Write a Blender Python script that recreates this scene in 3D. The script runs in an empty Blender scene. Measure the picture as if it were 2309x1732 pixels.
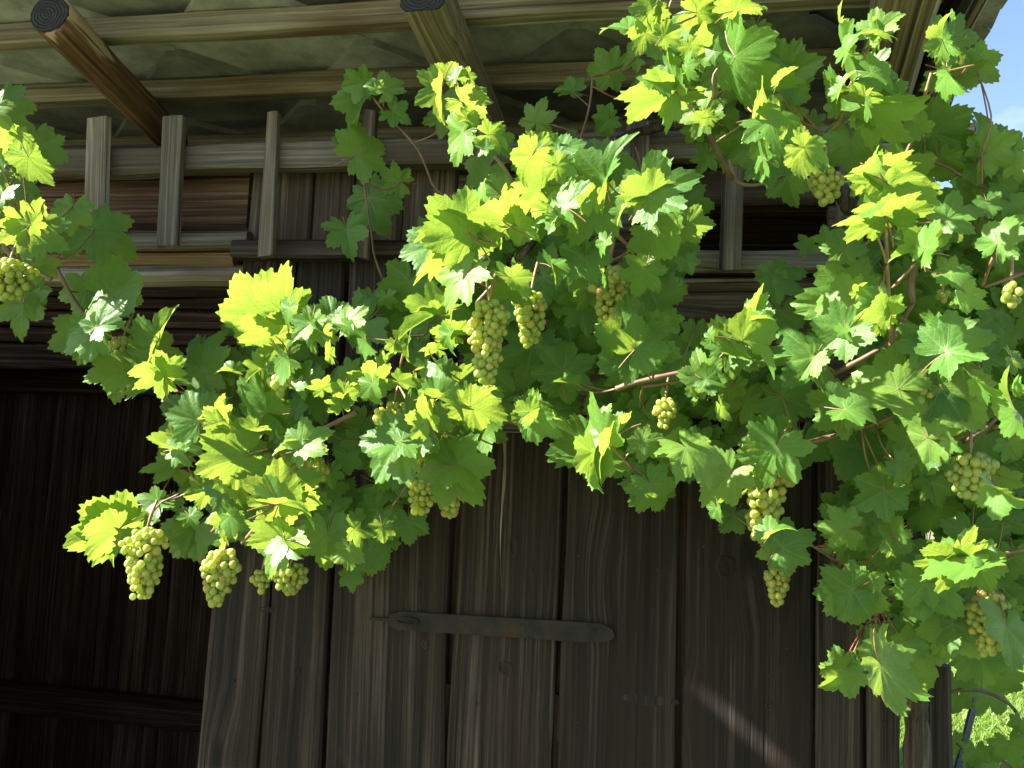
import bpy, bmesh, math, random
import numpy as np
from mathutils import Vector, Matrix, noise
random.seed(11)
SC = bpy.context.scene
COL = SC.collection
PI = math.pi
# ------------------------------------------------------------------ camera
FPX = 1983.0                     # focal length in photograph pixels (2309 wide)
YAW, PITCH, ROLL = math.radians(10.8), math.radians(5.6), math.radians(2.5)
CP = Vector((0, -2.0, 1.6))
CF = Vector((-math.sin(YAW)*math.cos(PITCH), math.cos(YAW)*math.cos(PITCH), math.sin(PITCH)))
_r = Vector((math.cos(YAW), math.sin(YAW), 0)); _u = _r.cross(CF)
CU = _u*math.cos(ROLL) - _r*math.sin(ROLL)
CR = _r*math.cos(ROLL) + _u*math.sin(ROLL)
cam = bpy.data.cameras.new('camera'); camo = bpy.data.objects.new('camera', cam); COL.objects.link(camo)
cam.sensor_width = 36; cam.lens = 36*FPX/2309; cam.clip_end = 3000; cam.clip_start = .05
_m = Matrix((CR, CU, -CF)).transposed().to_4x4(); _m.translation = CP
camo.matrix_world = _m
SC.camera = camo
# ------------------------------------------------------------------ sun and sky
SUN_TO = Vector((-.745, -.235, .63)).normalized()      # towards the sun
w = bpy.data.worlds.new('World'); SC.world = w; w.use_nodes = True
nt = w.node_tree; nt.nodes.clear()
sky = nt.nodes.new('ShaderNodeTexSky'); sky.sky_type = 'NISHITA'; sky.sun_disc = False
sky.sun_elevation = math.asin(SUN_TO.z); sky.sun_rotation = math.atan2(SUN_TO.x, SUN_TO.y)
sky.air_density = 1.0; sky.dust_density = .8; sky.ozone_density = 1.2
tc = nt.nodes.new('ShaderNodeTexCoord'); mp = nt.nodes.new('ShaderNodeMapping'); mp.inputs['Scale'].default_value = (1, 1, 2.6)
nz = nt.nodes.new('ShaderNodeTexNoise'); nz.inputs['Scale'].default_value = 2.3; nz.inputs['Detail'].default_value = 9; nz.inputs['Roughness'].default_value = .55
cr = nt.nodes.new('ShaderNodeValToRGB'); cr.color_ramp.elements[0].position = .6; cr.color_ramp.elements[1].position = .85
mx = nt.nodes.new('ShaderNodeMixRGB'); mx.inputs[2].default_value = (5.0, 5.2, 5.5, 1)
bg = nt.nodes.new('ShaderNodeBackground'); bg.inputs['Strength'].default_value = .056
wo = nt.nodes.new('ShaderNodeOutputWorld')
L = nt.links.new
L(tc.outputs['Generated'], mp.inputs[0]); L(mp.outputs[0], nz.inputs['Vector']); L(nz.outputs[0], cr.inputs[0]); L(cr.outputs[0], mx.inputs[0])
L(sky.outputs[0], mx.inputs[1]); L(mx.outputs[0], bg.inputs[0]); L(bg.outputs[0], wo.inputs[0])
sun = bpy.data.lights.new('sun', 'SUN'); sun.energy = 5.0; sun.angle = math.radians(.53); sun.color = (1, .95, .86)
suno = bpy.data.objects.new('sun', sun); COL.objects.link(suno)
suno.rotation_euler = SUN_TO.to_track_quat('Z', 'Y').to_euler(); suno.location = SUN_TO*20
SC.view_settings.view_transform = 'Standard'; SC.view_settings.look = 'None'
SC.view_settings.exposure = 2.5; SC.view_settings.gamma = 1
SC.cycles.use_denoising = True
SC.cycles.max_bounces = 8; SC.cycles.transmission_bounces = 6; SC.cycles.diffuse_bounces = 4
# ------------------------------------------------------------------ helpers
W = {}
def ray(sx, sy): return CF + CR*((sx-1154.5)/FPX) - CU*((sy-866)/FPX)
def at(sx, sy, Y):
    d = ray(sx, sy); return CP + d*((Y-CP.y)/d.y)
def D(x, y, Y=0): return at(x*1.04385, y*1.04385, Y)          # a point measured in the 2212 px wide view of the photograph
EAVE_Y, EAVE_Z = -.69, 2.74
K_SH = SUN_TO.z/-SUN_TO.y
def lit_y(z): return EAVE_Y + (EAVE_Z - z)/K_SH                # in front of this the sun passes the eave
def at_canopy(sx, sy, off, ymax=-.05):
    Y = -.3
    for i in range(8):
        p = at(sx, sy, Y); Y = min(ymax, max(-.85, lit_y(p.z)+off))
    return at(sx, sy, Y)
ZF = 2.86
ZO = {1: (0, 0), 2: (770, 0), 3: (1540, 0), 4: (0, 580), 5: (770, 580), 6: (1540, 580), 7: (0, 1150), 8: (770, 1150), 9: (1540, 1150), 0: (0, 0)}
def zs(z, x, y):
    o = ZO[z]; f = 2.851 if z >= 7 else ZF
    if z == 0: return x*1.04385, y*1.04385
    return o[0]+x/f, o[1]+y/f
def put(o, M, parent=None):
    COL.objects.link(o); W[o] = M
    if parent is not None:
        o.parent = parent; o.matrix_parent_inverse = Matrix.Identity(4); o.matrix_basis = W[parent].inverted() @ M
    else: o.matrix_basis = M
    return o
def tag(o, label, cat, group=None):
    o['label'] = label; o['category'] = cat
    if group: o['group'] = group
    return o
def empty(name, loc, label, cat, group=None):
    o = bpy.data.objects.new(name, None); o.empty_display_size = .1
    put(o, Matrix.Translation(loc)); return tag(o, label, cat, group)
def mesh(name, verts, faces, mats, smooth=True):
    m = bpy.data.meshes.new(name); m.from_pydata([tuple(v) for v in verts], [], faces)
    for a in (mats if isinstance(mats, (list, tuple)) else [mats]): m.materials.append(a)
    if smooth: m.polygons.foreach_set('use_smooth', [True]*len(m.polygons))
    m.update(); return m
# ------------------------------------------------------------------ materials
class NT:
    def __init__(s, name):
        s.m = bpy.data.materials.new(name); s.m.use_nodes = True; s.t = s.m.node_tree; s.t.nodes.clear()
        s.out = s.n('OutputMaterial')
    def n(s, kind, **kw):
        nd = s.t.nodes.new('ShaderNode'+kind)
        for k, v in kw.items():
            if k in nd.inputs: s.set(nd, k, v)
            else: setattr(nd, k, v)
        return nd
    def set(s, nd, k, v):
        if hasattr(v, 'is_output'): s.t.links.new(v, nd.inputs[k])
        else: nd.inputs[k].default_value = v
    def math(s, op, a, b=None, c=None, clamp=False):
        nd = s.t.nodes.new('ShaderNodeMath'); nd.operation = op; nd.use_clamp = clamp
        for i, v in enumerate((a, b, c)):
            if v is not None: s.set(nd, i, v)
        return nd.outputs[0]
    def vmath(s, op, a, b):
        nd = s.t.nodes.new('ShaderNodeVectorMath'); nd.operation = op
        s.set(nd, 0, a); s.set(nd, 1, b); return nd.outputs[0]
    def ramp(s, fac, stops):
        nd = s.t.nodes.new('ShaderNodeValToRGB'); e = nd.color_ramp.elements
        while len(e) < len(stops): e.new(.5)
        for i, (p, c) in enumerate(stops):
            e[i].position = p; e[i].color = (c, c, c, 1) if isinstance(c, (int, float)) else (*c, 1)
        s.set(nd, 0, fac); return nd.outputs[0]
    def mix(s, fac, a, b, blend='MIX'):
        nd = s.t.nodes.new('ShaderNodeMixRGB'); nd.blend_type = blend
        s.set(nd, 0, fac)
        for i, v in ((1, a), (2, b)): s.set(nd, i, v if hasattr(v, 'is_output') else (*v, 1) if len(v) == 3 else v)
        return nd.outputs[0]
    def noise(s, vec, scale, detail=4, rough=.5, dist=0):
        nd = s.t.nodes.new('ShaderNodeTexNoise')
        s.set(nd, 'Vector', vec); nd.inputs['Scale'].default_value = scale; nd.inputs['Detail'].default_value = detail
        nd.inputs['Roughness'].default_value = rough; nd.inputs['Distortion'].default_value = dist
        return nd.outputs[0]
    def coords(s, sc=(1, 1, 1), rnd=True):
        v = s.n('TexCoord').outputs['Object']
        if rnd:
            r = s.n('ObjectInfo').outputs['Random']
            cb = s.n('CombineXYZ'); s.set(cb, 0, s.math('MULTIPLY', r, 37.1)); s.set(cb, 1, s.math('MULTIPLY', r, 91.7)); s.set(cb, 2, s.math('MULTIPLY', r, 53.3))
            v = s.vmath('ADD', v, cb.outputs[0])
        return v
    def scl(s, v, sc): return s.vmath('MULTIPLY', v, sc)
    def surf(s, sh): s.t.links.new(sh, s.out.inputs[0]); return s.m
def wood(name, dark, mid, light, rough=.8, knots=.5, cracks=1.0, stain=None, var=.35, bump=.8, sharp=(.48, .66)):
    n = NT(name); v = n.coords()
    warp = n.noise(n.scl(v, (3, 3, 1.0)), 1.6, 2)
    wv = n.vmath('ADD', v, n.scl(n.n('CombineXYZ', X=n.math('SUBTRACT', warp, .5)).outputs[0], (.016, 0, 0)))
    # knots: sparse cells stretched along the grain
    vo = n.t.nodes.new('ShaderNodeTexVoronoi'); vo.inputs['Scale'].default_value = 1; n.set(vo, 'Vector', n.scl(wv, (5.5, 1.5, 1.9)))
    kd = vo.outputs['Distance']
    pick = n.math('GREATER_THAN', n.n('SeparateColor', Color=vo.outputs['Color']).outputs[0], 1-knots*.55)
    kpull = n.math('MULTIPLY', n.ramp(kd, [(0, 1.0), (.34, 0.0)]), pick)
    gv = n.vmath('ADD', wv, n.scl(n.n('CombineXYZ', X=kpull).outputs[0], (.03, 0, 0)))
    g1 = n.noise(n.scl(gv, (48, 48, 1.0)), 1, 6, .7)
    g2 = n.noise(n.scl(gv, (190, 190, 3.2)), 1, 5, .7)
    wavn = n.noise(n.scl(gv, (150, 40, .9)), 1, 3, .5)
    f = n.math('ADD', n.math('MULTIPLY', g1, .5), n.math('ADD', n.math('MULTIPLY', g2, .26), n.math('MULTIPLY', wavn, .3)))
    col = n.ramp(f, [(.40, dark), (.53, mid), (.67, light)])
    big = n.noise(n.scl(v, (3.5, 3.5, 1.2)), 1, 4, .55)
    col = n.mix(1, col, n.ramp(big, [(.3, 1-var), (.7, 1+var)]), 'MULTIPLY')
    if stain:
        st = n.noise(n.scl(v, (7, 7, 1.4)), 1, 4, .6)
        col = n.mix(n.ramp(st, [(sharp[0], 0.0), (sharp[1], .85)]), col, stain)
    rnd = n.math('MULTIPLY_ADD', n.n('ObjectInfo').outputs['Random'], .5, .75)
    col = n.mix(1, col, n.n('CombineColor', Red=rnd, Green=rnd, Blue=rnd).outputs[0], 'MULTIPLY')
    col = n.mix(n.math('MULTIPLY', n.ramp(kd, [(.05, .85), (.13, 0.0)]), pick), col, tuple(c*.35 for c in dark))
    ck = n.noise(n.scl(gv, (62, 62, .5)), 1, 2, .4)
    ckm = n.math('MULTIPLY', n.ramp(ck, [(.31, 1.0), (.345, 0.0)]), cracks, clamp=True)
    col = n.mix(n.math('MULTIPLY', ckm, .8), col, (.006, .005, .004))
    h = n.math('SUBTRACT', f, n.math('MULTIPLY', ckm, .5))
    b = n.n('Bump', Strength=bump, Distance=.006, Height=h)
    p = n.n('BsdfPrincipled', Roughness=rough); n.set(p, 'Base Color', col); n.set(p, 'Normal', b.outputs[0])
    p.inputs['Specular IOR Level'].default_value = .25
    return n.surf(p.outputs[0])
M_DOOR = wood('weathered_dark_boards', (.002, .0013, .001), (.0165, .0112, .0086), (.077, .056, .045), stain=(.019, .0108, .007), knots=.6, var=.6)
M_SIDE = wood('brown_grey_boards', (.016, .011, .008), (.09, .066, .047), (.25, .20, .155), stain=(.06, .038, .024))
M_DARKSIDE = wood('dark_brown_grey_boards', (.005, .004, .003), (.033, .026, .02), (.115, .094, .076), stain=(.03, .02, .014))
M_BROWN = wood('red_brown_beam', (.014, .006, .0035), (.10, .05, .028), (.30, .19, .115), knots=.4)
M_ORANGE = wood('orange_brown_beam', (.05, .03, .015), (.14, .085, .042), (.25, .17, .095), knots=.3)
M_GREY = wood('grey_weathered_wood', (.03, .025, .02), (.165, .142, .117), (.36, .325, .285), knots=.35, stain=(.10, .07, .048))
M_TAN = wood('tan_batten_wood', (.055, .045, .031), (.215, .185, .138), (.38, .34, .265), knots=.3, cracks=.6, stain=(.085, .042, .014), sharp=(.5, .72))
M_RAFTER = wood('brown_rafter_wood', (.014, .006, .003), (.085, .042, .019), (.23, .14, .07), knots=.3, stain=(.30, .22, .13), sharp=(.575, .60))
M_HEWN = wood('tan_hewn_wood', (.03, .025, .016), (.13, .108, .068), (.27, .23, .15), knots=.3)
def endgrain():
    n = NT('blackened_end_grain'); v = n.n('TexCoord').outputs['Object']
    sp = n.n('SeparateXYZ', Vector=n.vmath('ADD', v, n.scl(n.n('TexNoise', Vector=v, Scale=30.0).outputs['Color'], (.008, .008, .008))))
    rr_ = n.math('SQRT', n.math('ADD', n.math('POWER', sp.outputs[0], 2.0), n.math('POWER', n.math('SUBTRACT', sp.outputs[1], .045), 2.0)))
    ring = n.math('MULTIPLY_ADD', n.math('SINE', n.math('MULTIPLY', rr_, 900.0)), .5, .5)
    nz_ = n.noise(v, 90, 4, .7)
    col = n.ramp(n.math('ADD', n.math('MULTIPLY', ring, .45), n.math('MULTIPLY', nz_, .6)), [(.2, (.01, .01, .012)), (.6, (.025, .025, .03)), (.95, (.055, .055, .064))])
    p = n.n('BsdfPrincipled', Roughness=.9); n.set(p, 'Base Color', col)
    n.set(p, 'Normal', n.n('Bump', Strength=.9, Distance=.004, Height=n.math('ADD', ring, nz_)).outputs[0])
    return n.surf(p.outputs[0])
M_ENDG = endgrain()
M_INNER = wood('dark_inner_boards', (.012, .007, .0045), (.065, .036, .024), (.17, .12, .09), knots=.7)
M_BARK = wood('vine_bark', (.012, .008, .006), (.05, .036, .026), (.14, .11, .085), knots=.1, bump=1.0)
def slate_mat():
    n = NT('mossy_fibre_slate'); v = n.coords()
    a = n.noise(v, 7, 6, .68); b = n.noise(n.scl(v, (9, 4, 1)), 1, 5, .65); c = n.noise(v, 90, 3, .6)
    col = n.ramp(a, [(.36, (.085, .088, .087)), (.5, (.155, .163, .16)), (.66, (.235, .245, .238))])
    col = n.mix(n.ramp(b, [(.5, 0.0), (.72, .6)]), col, (.075, .085, .055))
    col = n.mix(n.math('MULTIPLY', c, .25), col, (.3, .3, .26))
    rnd = n.math('MULTIPLY_ADD', n.n('ObjectInfo').outputs['Random'], .8, .6)
    col = n.mix(1, col, n.n('CombineColor', Red=rnd, Green=rnd, Blue=rnd).outputs[0], 'MULTIPLY')
    bp = n.n('Bump', Strength=.25, Distance=.002, Height=n.math('ADD', c, n.math('MULTIPLY', a, .6)))
    p = n.n('BsdfPrincipled', Roughness=.85); n.set(p, 'Base Color', col); n.set(p, 'Normal', bp.outputs[0])
    return n.surf(p.outputs[0])
M_SLATE = slate_mat()
def iron_mat():
    n = NT('rusty_iron'); v = n.coords()
    a = n.noise(v, 22, 6, .65); c = n.noise(n.scl(v, (60, 60, 60)), 1, 3)
    col = n.ramp(a, [(.35, (.012, .0105, .0095)), (.55, (.022, .0185, .0155)), (.66, (.038, .02, .011))])
    li = n.noise(n.scl(v, (18, 18, 7)), 1, 3, .6)
    col = n.mix(n.ramp(li, [(.70, 0.0), (.73, .9)]), col, (.36, .25, .06))
    bp = n.n('Bump', Strength=.4, Distance=.002, Height=c)
    p = n.n('BsdfPrincipled', Roughness=.7, Metallic=.0); p.inputs['Specular IOR Level'].default_value = .2; n.set(p, 'Base Color', col); n.set(p, 'Normal', bp.outputs[0])
    return n.surf(p.outputs[0])
M_IRON = iron_mat()
def leaf_mat(name, c0, c1, c2, tr, mixf=.48):
    n = NT(name)
    uv = n.n('UVMap', uv_map='veins').outputs[0]; sp = n.n('SeparateXYZ', Vector=uv)
    u = sp.outputs[0]; va = n.math('ABSOLUTE', sp.outputs[1])
    main = n.ramp(n.math('ADD', va, n.math('MULTIPLY', u, .009)), [(.009, 1.0), (.019, 0.0)])
    s = n.math('FRACT', n.math('MULTIPLY', n.math('SUBTRACT', u, n.math('MULTIPLY', va, .8)), 7.5))
    sec = n.ramp(n.math('ABSOLUTE', n.math('SUBTRACT', s, .5)), [(.025, .8), (.075, 0.0)])
    vein = n.math('MAXIMUM', main, n.math('MULTIPLY', sec, n.ramp(va, [(.0, 1.0), (.5, .5)])))
    v = n.coords(); a = n.noise(v, 3.2, 4, .6); bq = n.noise(v, 14, 4, .6)
    rnd = n.n('ObjectInfo').outputs['Random']
    t = n.math('ADD', n.math('MULTIPLY', rnd, .62), n.math('MULTIPLY', a, .45))
    col = n.ramp(t, [(.2, c0), (.55, c1), (.85, c2)])
    col = n.mix(n.ramp(bq, [(.70, 0.0), (.78, .55)]), col, (.16, .15, .045))
    dust = n.noise(v, 5.5, 5, .7)
    col = n.mix(n.ramp(dust, [(.58, 0.0), (.8, .2)]), col, (.22, .30, .18))
    col = n.mix(n.math('MULTIPLY', vein, .42), col, (.30, .36, .12))
    trc = n.mix(n.math('MULTIPLY', rnd, .6), tr, (tr[0]*.62, tr[1]*.78, tr[2]*.9))
    trc = n.mix(n.math('MULTIPLY', vein, .75), trc, tuple(c*.45 for c in tr))
    trc = n.mix(n.ramp(bq, [(.70, 0.0), (.78, .5)]), trc, (.32, .25, .03))
    hgt = n.math('SUBTRACT', n.math('MULTIPLY', bq, .35), vein)
    bp = n.n('Bump', Strength=.16, Distance=.04, Height=hgt)
    p = n.n('BsdfPrincipled', Roughness=.44); n.set(p, 'Base Color', col); n.set(p, 'Normal', bp.outputs[0])
    p.inputs['Specular IOR Level'].default_value = .36
    tb = n.n('BsdfTranslucent'); n.set(tb, 'Color', trc); n.set(tb, 'Normal', bp.outputs[0])
    ms = n.n('MixShader'); ms.inputs[0].default_value = mixf
    n.t.links.new(p.outputs[0], ms.inputs[1]); n.t.links.new(tb.outputs[0], ms.inputs[2])
    return n.surf(ms.outputs[0])
M_LEAF = leaf_mat('vine_leaf', (.05, .145, .024), (.095, .225, .032), (.16, .285, .045), (.34, .46, .05))
M_YOUNG = leaf_mat('young_vine_leaf', (.085, .19, .035), (.13, .25, .045), (.2, .31, .06), (.46, .55, .08), .5)
def stem_mat(name, a, b):
    n = NT(name); v = n.coords(); f = n.noise(n.scl(v, (1, 1, 1)), 14, 4, .6)
    p = n.n('BsdfPrincipled', Roughness=.55); n.set(p, 'Base Color', n.ramp(f, [(.35, a), (.65, b)]))
    return n.surf(p.outputs[0])
M_PET = stem_mat('petiole', (.19, .045, .035), (.20, .17, .05))
M_CANE = stem_mat('cane', (.085, .042, .026), (.19, .125, .075))
M_SHOOT = stem_mat('young_shoot', (.22, .09, .05), (.28, .22, .08))
def berry_mat():
    n = NT('white_grape'); v = n.coords(); rnd = n.n('ObjectInfo').outputs['Random']
    a = n.noise(v, 120, 3, .6); b = n.noise(v, 45, 4, .6)
    col = n.ramp(rnd, [(0, (.27, .37, .10)), (.5, (.34, .41, .11)), (.88, (.42, .42, .10)), (.97, (.47, .37, .11)), (1, (.36, .22, .09))])
    col = n.mix(n.ramp(b, [(.45, 0.0), (.7, .35)]), col, (.42, .46, .26))
    col = n.mix(n.ramp(a, [(.70, 0.0), (.76, .6)]), col, (.22, .15, .05))
    p = n.n('BsdfPrincipled', Roughness=.36); n.set(p, 'Base Color', col)
    p.inputs['Subsurface Weight'].default_value = .55; p.inputs['Subsurface Radius'].default_value = (1, .85, .2); p.inputs['Subsurface Scale'].default_value = .012
    tb = n.n('BsdfTranslucent'); n.set(tb, 'Color', (.70, .76, .09, 1))
    ms = n.n('MixShader'); ms.inputs[0].default_value = .42
    n.t.links.new(p.outputs[0], ms.inputs[1]); n.t.links.new(tb.outputs[0], ms.inputs[2])
    return n.surf(ms.outputs[0])
M_BERRY = berry_mat()
def ground_mat():
    n = NT('meadow_ground'); v = n.n('TexCoord').outputs['Object']
    a = n.noise(v, .8, 6, .6); b = n.noise(v, 30, 4, .6)
    col = n.ramp(a, [(.35, (.09, .10, .035)), (.5, (.14, .15, .06)), (.66, (.22, .19, .12))])
    col = n.mix(n.math('MULTIPLY', b, .5), col, (.05, .08, .02))
    p = n.n('BsdfPrincipled', Roughness=.9); n.set(p, 'Base Color', col)
    return n.surf(p.outputs[0])
M_GROUND = ground_mat()
def grass_mat():
    n = NT('grass_blade'); v = n.n('TexCoord').outputs['Object']
    col = n.ramp(n.noise(v, 3, 4), [(.35, (.10, .20, .03)), (.55, (.17, .27, .05)), (.7, (.30, .29, .11))])
    p = n.n('BsdfPrincipled', Roughness=.55); n.set(p, 'Base Color', col)
    tb = n.n('BsdfTranslucent'); n.set(tb, 'Color', (.38, .5, .08, 1))
    ms = n.n('MixShader'); ms.inputs[0].default_value = .4
    n.t.links.new(p.outputs[0], ms.inputs[1]); n.t.links.new(tb.outputs[0], ms.inputs[2])
    return n.surf(ms.outputs[0])
M_GRASS = grass_mat()
def plain(name, col, rough=.6, metal=0):
    n = NT(name); v = n.coords(); f = n.noise(v, 25, 4, .6)
    p = n.n('BsdfPrincipled', Roughness=rough, Metallic=metal)
    n.set(p, 'Base Color', n.ramp(f, [(.3, tuple(c*.7 for c in col)), (.7, tuple(c*1.2 for c in col))]))
    return n.surf(p.outputs[0])
M_ZINC = plain('galvanised_steel', (.16, .16, .155), .6, .2)
M_HILL = plain('far_hill', (.05, .09, .04), .9)
# ------------------------------------------------------------------ timber
def plank(name, p0, p1, w0, w1, th, mat, parent, back=(0, 1, 0), seg=10, jit=.004, bev=.006, bow=0.0, seed=None, shape='box', cut=0.0):
    """a sawn or hewn piece of wood: its front face runs p0 to p1 (centre line), depth goes along `back`"""
    rs = random.Random(seed if seed is not None else int(abs(p0[0]*7919+p0[2]*6113+p1[0]*3571+p1[1]*1013)*10)+len(name))
    p0 = Vector(p0); p1 = Vector(p1); Lg = (p1-p0).length; z = (p1-p0)/Lg
    y = Vector(back); y = (y - z*y.dot(z)).normalized(); x = y.cross(z)
    M = Matrix((x, y, z)).transposed().to_4x4(); M.translation = (p0+p1)/2
    vs, fs = [], []
    ph = rs.random()*50
    if shape == 'log': K = 14
    else: K = 8
    for i in range(seg+1):
        t = i/seg; hw = (w0*(1-t)+w1*t)/2; zz = (t-.5)*Lg
        e0 = noise.noise((t*3.1*Lg+ph, ph, 0))*jit*2; e1 = noise.noise((t*3.1*Lg+ph, 9+ph, 0))*jit*2
        d = noise.noise((t*2.0*Lg, ph, 5))*jit + bow*math.sin(PI*t)
        if shape == 'log':
            for k in range(K):
                a = 2*PI*k/K; rr = hw*(1+.09*noise.noise((math.cos(a)*1.2+ph, math.sin(a)*1.2, t*2.5*Lg)))
                vs.append((math.cos(a)*rr+e0, hw+math.sin(a)*rr*th/(w0)+d, zz))
        else:
            b = min(bev, hw*.45, th*.45)
            l, r = -hw+e0, hw+e1
            sk = cut*(rs.random()-.5) if i in (0, seg) else 0
            for px, py in ((l+b, 0), (r-b, 0), (r, b), (r, th-b), (r-b, th), (l+b, th), (l, th-b), (l, b)):
                vs.append((px, py+d, zz + (sk*px/hw if i in (0, seg) else 0) + (rs.uniform(-cut, cut)*.35 if i in (0, seg) else 0)))
    for i in range(seg):
        for k in range(K):
            a, b_ = i*K+k, i*K+(k+1) % K
            fs.append((a, b_, b_+K, a+K))
    fs.append(tuple(reversed(range(K)))); fs.append(tuple(seg*K+k for k in range(K)))
    me = mesh(name, vs, fs, mat)
    for f in me.polygons: f.use_smooth = (shape == 'log' and len(f.vertices) == 4)
    o = bpy.data.objects.new(name, me)
    return put(o, M, parent)
def hplank(name, x0, x1, xr, y0, y1, Y, th, mat, parent, **kw):
    """horizontal piece: spans x0..x1 (2212 px view), top and bottom edges y0, y1 read at xr, on the plane Y"""
    a = D(xr, y0, Y); b = D(xr, y1, Y); zc = (a.z+b.z)/2; h = a.z-b.z
    ym = (y0+y1)/2
    # find the ends along the level line
    def xat(px):
        lo = a.x
        yy = ym
        for i in range(6):
            p = D(px, yy, Y); yy += (p.z-zc)*FPX/1.04385/(Y-CP.y)
        return p.x
    return plank(name, (xat(x0), Y, zc), (xat(x1), Y, zc), h, h, th, mat, parent, **kw)
barn = empty('barn', (0, .5, 0), 'old weathered timber barn with plank door, dark open bay and tiled eave', 'barn')
# front wall: dark backing behind the cladding, its boards and beams are the pieces
def box_mesh(name, lo, hi, mat, parent):
    lo = Vector(lo); hi = Vector(hi); c = (lo+hi)/2
    vs = [Vector((x, y, z))-c for x in (lo.x, hi.x) for y in (lo.y, hi.y) for z in (lo.z, hi.z)]
    fs = [(0, 1, 3, 2), (4, 6, 7, 5), (0, 4, 5, 1), (2, 3, 7, 6), (0, 2, 6, 4), (1, 5, 7, 3)]
    return put(bpy.data.objects.new(name, mesh(name, vs, fs, mat, False)), Matrix.Translation(c), parent)
XR = D(1948, 1500, 0).x          # right corner of the front
XL = D(436, 1500, 0).x           # left edge of the plank door
ZT = D(300, 300, 0).z
XOPEN = D(1105, 500, 0).x
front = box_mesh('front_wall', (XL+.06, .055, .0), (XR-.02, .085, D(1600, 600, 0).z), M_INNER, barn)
def vplank(x0, x1, y0, y1, Y=0, mat=M_DOOR, parent=None, x0t=None, x1t=None, name='plank', th=.028, gap=.004, zb=.03, **kw):
    """vertical board: edges x0, x1 read at image row 1500, its top at row y0 (2212 px view); runs down to the sill"""
    a, b = D(x0, 1500, Y), D(x1, 1500, Y)
    zt = D((x0t or x0), y0, Y).z
    at_, bt = (D(x0t, y0, Y).x if x0t else a.x), (D(x1t, y0, Y).x if x1t else b.x)
    s = (a.z-zb)/(zt-a.z)
    ab, bb = a.x-(at_-a.x)*s, b.x-(bt-b.x)*s
    return plank(name, ((ab+bb)/2, Y, zb), ((at_+bt)/2, Y, zt), bb-ab-gap, bt-at_-gap, th, mat, parent, seg=26, **kw)
door = box_mesh('door', (D(440, 1500, 0).x+.05, .036, 1.0), (D(1460, 1500, 0).x-.03, .054, 1.1), M_INNER, barn)   # the ledge the boards are nailed to
door['label'] = 'dark weathered plank door with an iron strap'
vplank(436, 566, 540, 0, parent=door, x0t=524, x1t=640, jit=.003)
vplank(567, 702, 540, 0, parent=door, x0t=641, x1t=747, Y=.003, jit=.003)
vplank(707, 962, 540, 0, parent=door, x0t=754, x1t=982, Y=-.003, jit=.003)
for x0, x1 in ((536, 590), (592, 672), (674, 760), (763, 868), (870, 985)):
    a, b = D(x0, 450, .004), D(x1, 450, .004); zt, zb_ = D(700, 360, .004).z, D(700, 536, .004).z
    plank('plank', ((a.x+b.x)/2, .004, zb_), ((a.x+b.x)/2, .004, zt), b.x-a.x-.003, b.x-a.x-.003, .026, M_SIDE, front, seg=8, jit=.002)
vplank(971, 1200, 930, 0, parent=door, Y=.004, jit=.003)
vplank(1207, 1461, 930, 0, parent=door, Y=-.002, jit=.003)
vplank(1474, 1757, 915, 0, parent=front, Y=.002, jit=.003)
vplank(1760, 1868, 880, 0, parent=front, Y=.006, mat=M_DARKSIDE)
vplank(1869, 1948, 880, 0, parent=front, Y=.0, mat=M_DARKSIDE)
# iron strap across the door boards
def strap():
    p0 = D(842, 1338, -.004); p1 = D(1328, 1369, -.004); x = (p1-p0).normalized(); z = Vector((0, -1, 0)).cross(x)*-1
    z = x.cross(Vector((0, 1, 0))); Lg = (p1-p0).length; h = .0215
    out = [(0, -h*.55), (.02, -h), (Lg-.035, -h), (Lg-.012, -h*.8), (Lg, -h*.25), (Lg-.004, h*.45), (Lg-.03, h), (.03, h*.95), (0, h*.6)]
    bm = bmesh.new()
    vsf = [bm.verts.new((a, -.0065, b)) for a, b in out]; vsb = [bm.verts.new((a, 0, b)) for a, b in out]
    bm.faces.new(vsf); bm.faces.new(list(reversed(vsb)))
    for i in range(len(out)): j = (i+1) % len(out); bm.faces.new((vsf[j], vsf[i], vsb[i], vsb[j]))
    for k, a in enumerate((.175, .315, Lg-.045)):
        bmesh.ops.create_uvsphere(bm, u_segments=10, v_segments=6, radius=.009, matrix=Matrix.Translation((a, -.0065, .001)) @ Matrix.Diagonal((1, .22, 1, 1)))
    # the staple and its pin at the left end
    ring = 14
    for k in range(ring):
        a0, a1 = 2*PI*k/ring, 2*PI*(k+1)/ring
        A = Vector((.045+.026*math.cos(a0), -.009, .007*math.sin(a0))); B = Vector((.045+.026*math.cos(a1), -.009, .007*math.sin(a1)))
        bmesh.ops.create_cube(bm, size=1, matrix=Matrix.Translation((A+B)/2) @ (B-A).to_track_quat('X', 'Z').to_matrix().to_4x4() @ Matrix.Diagonal(((B-A).length*1.15, .006, .004, 1)))
    bmesh.ops.create_cube(bm, size=1, matrix=Matrix.Translation((-.02, -.004, 0)) @ Matrix.Diagonal((.055, .007, .007, 1)))
    bmesh.ops.recalc_face_normals(bm, faces=bm.faces)
    me = bpy.data.meshes.new('strap_hinge'); bm.to_mesh(me); bm.free(); me.materials.append(M_IRON)
    M = Matrix((x, Vector((0, 1, 0)), z)).transposed().to_4x4(); M.translation = p0
    o = put(bpy.data.objects.new('strap_hinge', me), M, door); o['label'] = 'flat rusty iron strap with rivets and a slotted end'
strap()
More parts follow.
